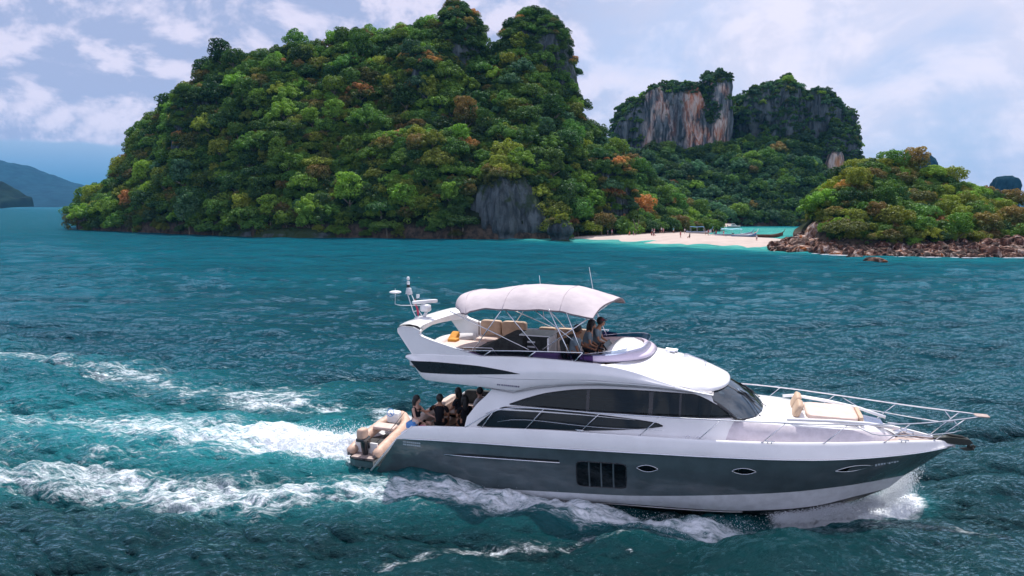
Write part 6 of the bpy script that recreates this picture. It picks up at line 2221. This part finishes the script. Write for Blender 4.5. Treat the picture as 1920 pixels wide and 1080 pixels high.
def figure(label, loc, yaw, shirt, legs, skin='tan', hair='black', long_hair=False, pose='sit', arms=None, lean=0.0, turn=0.0, scale=1.0, sleeves=True, group=None, matrix=None, hat=None, lap=None, woman=False):
    scale = scale * 1.12
    """person facing local +x; pelvis at the local origin of 'loc' (seat height)"""
    root = empty('person', (0, 0, 0))
    if matrix is not None:
        root.matrix_world = matrix @ Matrix.Translation(Vector(loc)) @ Matrix.Rotation(yaw, 4, 'Z') @ Matrix.Scale(scale, 4)
    else:
        root.location = loc; root.rotation_euler = (0, 0, yaw); root.scale = (scale,) * 3
    tag(root, label, 'person', group)
    sw = .175 if woman else .215
    L = Matrix.Rotation(-lean, 3, 'Y') if False else Matrix.Rotation(lean, 3, 'Y')
    T = lambda x, y, z: L @ Vector((x, y, z))
    pelvis, waist, chest, neck0, neck, head0, head1 = T(0, 0, .02), T(.0, 0, .20), T(.0, 0, .40), T(0, 0, .52), T(.015, 0, .59), T(.03, 0, .68), T(.03, 0, .78)
    V, E, Rr = [pelvis, waist, chest, neck0, neck, head0, head1], [(0, 1), (1, 2), (2, 3), (3, 4), (4, 5), (5, 6)], [(.13, .16), (.11, .135), (.115, .15), (.07, .08), .05, (.075, .085), (.07, .075)]
    def add(p, par, r):
        V.append(p); E.append((par, len(V) - 1)); Rr.append(r)
        return len(V) - 1
    arm_pts = []
    for s_ in (-1, 1):
        sh = add(T(0, s_ * sw, .48), 3, .052)
        if arms and s_ in arms:
            el, wr = [T(*p) for p in arms[s_]]
        else:
            el, wr = T(.10, s_ * (sw + .05), .22), T(.32, s_ * .14, .14)
        e = add(el, sh, .040)
        w = add(wr, e, .026)
        d = (wr - el).normalized()
        side = d.cross(Vector((0, 0, 1)))
        side = side.normalized() if side.length > .1 else Vector((0, 1, 0))
        palm = add(wr + d * .06, w, (.034, .016))
        for k_, (of, ln) in enumerate(((-.030, .070), (-.010, .082), (.010, .076), (.030, .060))):
            b1 = wr + d * .095 + side * of
            f1 = add(b1, palm, .0095)
            f2 = add(b1 + d * ln * .55 + Vector((0, 0, -.008)), f1, .0085)
            add(b1 + d * ln * .9 + Vector((0, 0, -.030)), f2, .0075)
        th_ = add(wr + d * .045 - side * s_ * -.038, palm, .011)
        add(wr + d * .085 - side * s_ * -.052 + Vector((0, 0, -.012)), th_, .009)
        arm_pts.append((T(0, s_ * sw, .48), el, wr))
    leg_pts = []
    for s_ in (-1, 1):
        hip = add(Vector((.02, s_ * .10, 0)), 0, .085)
        if pose == 'sit':
            kn, an = Vector((.44, s_ * .13, .03)), Vector((.42, s_ * .12, -.38))
        elif pose == 'cross':
            kn, an = Vector((.40, s_ * .15, .06)), Vector((.50, s_ * .04, -.33))
        else:
            kn, an = Vector((.05, s_ * .11, -.42)), Vector((-.02, s_ * .12, -.82))
        k1 = add(kn, hip, .062)
        k2 = add(an, k1, .040)
        k3 = add(an + Vector((.03, 0, -.05)), k2, .036)
        add(an + Vector((.17, 0, -.065)), k3, .028)
        leg_pts.append((Vector((.02, s_ * .10, 0)), kn, an))
    body = skin_obj('body', V, E, Rr, SK[skin], root)
    # clothes
    sv, se, sr = [T(0, 0, .0), T(0, 0, .19), T(0, 0, .38), T(0, 0, .50)], [(0, 1), (1, 2), (2, 3)], [(.155, .190), (.140, .170), (.145, .185), (.095, .115)] if not woman else [(.150, .180), (.120, .145), (.130, .160), (.08, .095)]
    for (a, b, c) in arm_pts:
        sv.append(a); se.append((3, len(sv) - 1)); sr.append(.066)
        if sleeves:
            sv.append(a * .35 + b * .65); se.append((len(sv) - 2, len(sv) - 1)); sr.append(.058)
    skin_obj('shirt', sv, se, sr, shirt, root)
    sv, se, sr = [Vector((0, 0, .05)), Vector((0, 0, -.02))], [(0, 1)], [(.152, .185), (.145, .17)]
    for (a, b, c) in leg_pts:
        sv.append(a); se.append((1, len(sv) - 1)); sr.append(.10)
        sv.append(a * .25 + b * .75); se.append((len(sv) - 2, len(sv) - 1)); sr.append(.084)
    skin_obj('shorts', sv, se, sr, legs, root)
    # head features
    hm = Matrix.Translation(T(.03, 0, .74)) @ Matrix.Rotation(turn, 4, 'Z')
    mb = MB(); mb.ball((0, 0, 0), .1, 18, 14, sc=(1.0, .80, 1.22)); mb.ball((.052, 0, -.062), .055, 10, 8, sc=(1, .85, .8))
    mb.tube([(.092, 0, .018), (.116, 0, -.018), (.098, 0, -.030)], [.010, .016, .010], 6)
    for s_ in (-1, 1): mb.ball((-.008, s_ * .080, -.005), .026, 8, 6, sc=(.7, .35, 1.2))
    hd = mb.build('head', SK[skin], root, True); hd.matrix_local = hm
    mb = MB()
    for s_ in (-1, 1): mb.ball((.086, s_ * .032, .012), .013, 8, 6, sc=(.6, 1, .7), mi=0); mb.ball((.094, s_ * .032, .012), .006, 6, 5, mi=1)
    ey = mb.build('eyes', [EYE, HAIR['black']], root, True); ey.matrix_local = hm
    mb = MB(); mb.ball((.092, 0, -.055), .020, 8, 6, sc=(.45, 1.1, .35)); lp = mb.build('mouth', LIP, root, True); lp.matrix_local = hm
    mb = MB()
    mb.ball((-.020, 0, .032), .118, 18, 12, sc=(.98, .90, 1.06))
    if long_hair:
        mb.tube([(-.05, 0, .06), (-.085, 0, -.06), (-.095, .01, -.20), (-.085, .02, -.34)], [.07, .085, .075, .03], 10)
        for s_ in (-1, 1): mb.tube([(-.01, s_ * .075, .05), (-.02, s_ * .09, -.07), (-.03, s_ * .08, -.20)], [.035, .035, .015], 7)
    hr = mb.build('hair', HAIR[hair], root, True); hr.matrix_local = hm
    if hat:
        mb = MB(); mb.ball((-.01, 0, .055), .112, 14, 8, sc=(1, .9, .8)); mb.box((.11, 0, .06), (.10, .12, .012)); ht = mb.build('cap', hat, root, True); ht.matrix_local = hm
    return root

blk = cloth('black', (0.014, 0.014, 0.018)); gry = cloth('blue_grey', (0.17, 0.22, 0.25)); dgr = cloth('dark', (0.03, 0.035, 0.045)); wht = cloth('white', (0.7, 0.7, 0.72)); red = cloth('crimson', (0.4, 0.03, 0.05)); olv = cloth('olive', (0.12, 0.13, 0.08))
# on the flybridge
figure('crewman in a blue-grey shirt at the helm, nearest of the flybridge trio', (6.72, -1.15, 4.36), 0.05, gry, dgr, 'brown', pose='sit', lean=.12, matrix=BM, arms={-1: ((.12, -.24, .22), (.22, -.22, .02)), 1: ((.18, .22, .26), (.42, .10, .26))})
figure('person with long dark hair between the helmsman and the man in a cap', (6.92, -.38, 4.42), 0.15, gry, dgr, 'tan', long_hair=True, pose='sit', lean=.20, matrix=BM, woman=True)
figure('man in a dark red cap leaning forward at the flybridge console', (7.05, .10, 4.46), 0.0, gry, dgr, 'tan', pose='sit', lean=.28, matrix=BM, hat=pmat('red_cap', (.12, .02, .03), .8), arms={-1: ((.16, -.22, .24), (.44, -.16, .22)), 1: ((.16, .24, .24), (.44, .2, .2))})
# in the cockpit
figure('woman in a black sleeveless top sitting sideways on the stern bench', (1.30, -1.30, 1.66), -0.1, blk, blk, 'fair', long_hair=True, pose='sit', lean=.02, matrix=BM, sleeves=False, woman=True, arms={-1: ((.10, -.21, .24), (.30, -.10, .10)), 1: ((.26, .18, .30), (.52, .12, .26))})
figure('person in a dark top behind the cockpit table, face turned left', (2.20, .25, 1.60), 2.9, dgr, blk, 'tan', long_hair=True, pose='sit', matrix=BM, woman=True)
figure('man in a black T-shirt seen from behind in the cockpit', (2.22, -1.40, 1.78), 1.75, blk, blk, 'tan', pose='sit', lean=.05, matrix=BM, arms={-1: ((.10, -.24, .24), (.30, -.20, .12)), 1: ((.10, .36, .32), (.22, .62, .30))})
figure('long-haired person in black beside the saloon door', (3.08, -1.25, 1.80), 2.2, blk, blk, 'tan', long_hair=True, pose='sit', matrix=BM, woman=True)
figure('person in a pale top half hidden behind the long-haired passenger', (2.95, .45, 1.62), 2.9, wht, dgr, 'fair', pose='sit', matrix=BM)

# ------------------------------------------------------------------ people on the beach: small in the picture, one simple body each
def tiny(label, px, D, z, shirt, bottom, skin, sit=False, yaw=0.0, s=1.0):
    root = empty('person', ((px - 960) / 1300 * D, D, z), yaw)
    root.scale = (s, s, s)
    tag(root, label, 'person', 'people on the sand bar')
    dz_ = -.42 if sit else 0
    mb = MB()
    for sg in (-1, 1):
        if sit: mb.tube([(.02, sg * .1, .46 + dz_ + .1), (.40, sg * .14, .50), (.55, sg * .12, .08)], [.085, .06, .04], 7)
        else: mb.tube([(0, sg * .09, .88), (.03 * sg, sg * .10, .46), (-.02 * sg, sg * .10, .05)], [.09, .062, .042], 7)
        mb.tube([(0, sg * .19, 1.40 + dz_), (.05, sg * .26, 1.12 + dz_), (.16, sg * .22, .90 + dz_)], [.05, .038, .028], 6)
        mb.ball((0.02 if not sit else .6, sg * .11, .04), .05, 7, 5, sc=(1.8, .9, .7))
        mb.ball((.18, sg * .22, .84 + dz_), .04, 6, 5)
    mb.tube([(0, 0, .84 + dz_), (0, 0, 1.1 + dz_), (0, 0, 1.38 + dz_), (0, 0, 1.48 + dz_), (0.01, 0, 1.56 + dz_)], [.14, .12, .17, .07, .05], 9)
    mb.ball((.02, 0, 1.64 + dz_), .10, 10, 8, sc=(1, .85, 1.2))
    mb.build('body', SK[skin], root, True)
    mb = MB(); mb.tube([(0, 0, .92 + dz_), (0, 0, 1.1 + dz_), (0, 0, 1.38 + dz_), (0, 0, 1.45 + dz_)], [.16, .145, .19, .10], 9); mb.build('shirt', shirt, root, True)
    mb = MB(); mb.tube([(0, 0, .70 + dz_), (0, 0, .95 + dz_)], [.175, .165], 9); mb.build('shorts', bottom, root, True)
    mb = MB(); mb.ball((-.015, 0, 1.68 + dz_), .108, 9, 7, sc=(1, .9, 1)); mb.build('hair', HAIR['black'], root, True)
navy = cloth('navy', (.02, .03, .10)); tur = cloth('turquoise', (.05, .35, .38)); org = cloth('orange', (.6, .2, .05)); pnk = cloth('pink', (.6, .2, .3))
TP = [
    ('lone standing figure in red on the open sand', 1275.5, 178, .8, red, red, 'fair', False), ('small figure in dark clothes seated on the open sand', 1292.5, 175, .8, dgr, dgr, 'tan', True),
    ('standing figure in white near the tideline at the far right of the sand', 1418, 163, .6, wht, pnk, 'fair', False),
    ('bather in white by the trees at the left of the beach', 1139, 196, .8, wht, navy, 'fair', False), ('bather in pale pink beside the one in white at the left', 1147, 195, .8, pnk, wht, 'fair', False),
    ('figure in white under the trees, left of the forked trunk', 1178, 203, .9, wht, wht, 'tan', False), ('person in turquoise just right of the forked trunk', 1196, 198, .8, tur, dgr, 'tan', False),
    ('person sitting in orange on the sand below the trees', 1180, 192, .8, org, red, 'tan', True), ('seated person in navy next to the orange one', 1187, 192, .8, navy, navy, 'fair', True),
    ('tall figure in white where the tree line ends', 1222, 203, .9, wht, wht, 'fair', False), ('person in pink next to the white figures at the tree line end', 1226, 198, .9, pnk, wht, 'fair', False),
    ('sitting person in red on the sand in front of the tree line end', 1221, 188, .8, red, dgr, 'tan', True), ('person in navy leaning by the seated one in red', 1224.5, 187, .8, navy, pnk, 'fair', True),
    ('figure in dark clothes in the gap of the trees', 1236, 206, .9, dgr, dgr, 'tan', False), ('pair member in white, left, walking in the gap of the trees', 1239.5, 204, .9, wht, dgr, 'fair', False),
    ('pair member in pink, right, walking in the gap of the trees', 1243, 204, .9, pnk, pnk, 'fair', False), ('person in turquoise near the last small trees', 1262, 206, .9, tur, wht, 'tan', False),
    ('person in white by the first beached boat', 1283, 202, .8, wht, navy, 'fair', False), ('person in navy by the bow of the first boat', 1322, 196, .8, navy, wht, 'tan', False),
    ('person in crimson between the two boats', 1327, 195, .8, red, dgr, 'tan', False), ('person in dark clothes left of the blue-roofed boat', 1336, 193, .8, dgr, navy, 'fair', False),
    ('person in crimson standing by the blue-roofed boat stern', 1342, 191, .7, red, red, 'tan', False), ('person in pink beside the blue-roofed boat', 1356, 188, .7, pnk, wht, 'fair', False),
    ('bare-chested man in orange shorts by the brown longtail', 1414.5, 186, .5, org, org, 'tan', False)]
for k, (lab, px, D, z, a, b, c, sit) in enumerate(TP):
    tiny(lab, px, D, z - .05, a, b, c, sit, rng.uniform(0, 6.28), rng.uniform(.92, 1.05))

# ------------------------------------------------------------------ boats at the sand bar
def longtail(label, px, D, yaw, L, hullm, trim, roof=None, cat='boat', z=0.6):
    root = empty('longtail_boat', ((px - 960) / 1300 * D, D, z), yaw)
    tag(root, label, cat, 'boats at the sand bar')
    mb = MB()
    rows_ = []
    for t in np.linspace(0, 1, 22):
        x = -L / 2 + L * t
        w = .95 * (1 - abs(2 * t - .95) ** 3.2 * .9) * (1 if t < .97 else .4)
        zt = .55 + .9 * max(0, t - .55) ** 2 * 4.2 + .25 * max(0, .25 - t)
        kz = -.25 + .9 * max(0, t - .7) ** 2 * 8
        kz = min(kz, zt - .08)
        rows_.append([(x, -w, zt), (x, -w * .8, (zt + kz) * .45), (x, 0, kz), (x, w * .8, (zt + kz) * .45), (x, w, zt), (x, w * .88, zt - .03), (x, 0, kz + .25), (x, -w * .88, zt - .03)])
    mb.loft(rows_, close_u=True)
    mb.build('hull', hullm, root, True)
    mb = MB()
    for sg in (-1, 1): mb.tube([(r[0][0], sg * abs(r[0][1]), r[0][2]) for r in rows_], .05, 5)
    mb.build('gunwale', trim, root, True)
    mb = MB(); mb.tube([(L / 2 - .3, 0, rows_[-1][0][2] - .3), (L / 2 + .25, 0, rows_[-1][0][2] + .25), (L / 2 + .45, 0, rows_[-1][0][2] + .9)], [.12, .09, .05], 7); mb.build('prow', trim, root, True)
    for k_ in range(4):
        mb = MB(); mb.box((-L * .25 + k_ * L * .14, 0, .42), (.25, 1.55, .05)); mb.build('thwart', M['wood'], root)
    mb = MB(); mb.tube([(-L / 2 + .3, 0, .8), (-L / 2 - 1.8, .1, .15)], .04, 6); mb.rbox((-L / 2 + .35, 0, .85), (.6, .4, .35)); mb.build('longtail_engine', M['motor'], root, True)
    if roof:
        mb = MB()
        mb.loft([[(x, y, 2.05 - .10 * y * y + .05 * math.sin(x * 2)) for y in np.linspace(-.95, .95, 9)] for x in np.linspace(-L * .33, L * .22, 14)])
        mb.loft([[(x, y, 2.02 - .10 * y * y + .05 * math.sin(x * 2)) for y in np.linspace(-.95, .95, 9)] for x in np.linspace(-L * .33, L * .22, 14)], flip=True)
        mb.build('awning', roof, root, True)
        for x in (-L * .32, -L * .05, L * .21):
            for sg in (-1, 1):
                mb = MB(); mb.tube([(x, sg * .88, .5), (x, sg * .9, 1.96)], .03, 5); mb.build('awning_post', M['whitepole'], root)
    return root
aw_blue = pmat('pale_blue_awning', (.40, .58, .80), .8); aw_dark = pmat('blue_awning', (.05, .18, .38), .8)
hull_w = pmat('white_boat_paint', (.62, .60, .60), .5, var=.1); hull_br = pmat('brown_boat_wood', (.16, .08, .05), .7, var=.2); hull_bl = pmat('blue_boat_paint', (.10, .22, .40), .5, var=.1)
longtail('longtail boat under a long pale blue awning at the sand bar', 1374, 190, RAD(-8), 10.0, hull_w, hull_bl, aw_blue)
longtail('beached boat with a short dark blue awning nearest the trees', 1309, 209, RAD(-24), 7.5, hull_w, hull_bl, aw_dark)
longtail('open brown wooden longtail boat at the right of the sand bar', 1438, 187, RAD(-10), 8.0, hull_br, hull_br)
longtail('slim blue open longtail boat lying right behind the awning boat', 1394, 185, RAD(-4), 6.5, hull_bl, hull_w)
# small speedboat at the back beach
sb = empty('speedboat', ((1374 - 960) / 1300 * 282, 282, .1), RAD(-15))
sb.scale = (.6, .6, .6)
tag(sb, 'white speedboat with a cabin moored by the back beach', 'boat', 'boats at the sand bar')
mb = MB(); mb.loft([[(x, -w, 1.0 + .3 * (x > 1) * (x - 1) / 3), (x, -w * .7, .1), (x, 0, -.2), (x, w * .7, .1), (x, w, 1.0 + .3 * (x > 1) * (x - 1) / 3), (x, 0, 1.05)] for x, w in ((-4.2, 1.2), (-2, 1.3), (0, 1.3), (2, 1.1), (3.4, .6), (4.3, .08))], close_u=True); mb.build('hull', hull_w, sb, 40)
mb = MB(); mb.prism([(-1.8, 1.0), (-1.6, 2.3), (.8, 2.35), (2.2, 1.2)], 'y', -.9, .9); mb.build('cabin', M['gel'], sb)
mb = MB(); mb.prism([(-1.2, 1.5), (-1.1, 2.1), (.7, 2.1), (1.35, 1.5)], 'y', -.92, .92); mb.build('cabin_window', M['screen'], sb)
mb = MB(); mb.box((-3.9, 0, 1.25), (.5, .6, .8)); mb.build('outboard_motor', M['motor'], sb)

# forked pale trunk on the beach
ft = empty('forked_tree_trunk', ((1192 - 960) / 1300 * 196, 196, .8))
tag(ft, 'pale forked bare trunk standing at the edge of the beach trees', 'tree')
mb = MB(); mb.tube([(0, 0, -.4), (0.05, 0, 1.2), (-.35, 0, 2.8), (-1.0, 0, 4.4)], [.17, .14, .10, .06], 7); mb.build('trunk', M['bark'], ft, True)
mb = MB(); mb.tube([(0.02, 0, 1.1), (.5, 0, 2.6), (.8, 0, 4.2)], [.10, .08, .05], 6); mb.build('branch', M['bark'], ft, True)

# ------------------------------------------------------------------ the air: everything beyond a few hundred metres fades to blue
hm_ = bpy.data.materials.new('sea_haze')
hm_.use_nodes = True
hm_.node_tree.nodes.clear()
g = NG(hm_.node_tree)
pv = g.n('ShaderNodeVolumePrincipled', Color=(0.14, 0.50, 0.92, 1), Density=0.00007, Anisotropy=0.0)
ho = g.n('ShaderNodeOutputMaterial')
hm_.node_tree.links.new(pv.outputs[0], ho.inputs['Volume'])
hz = MB().box((0, 2550, 0), (12000, 5300, 2)).build('haze', hm_)
for v_ in hz.data.vertices:
    v_.co.z = 345.0 if v_.co.z > 0 else -1.8
tag(hz, kind='stuff')
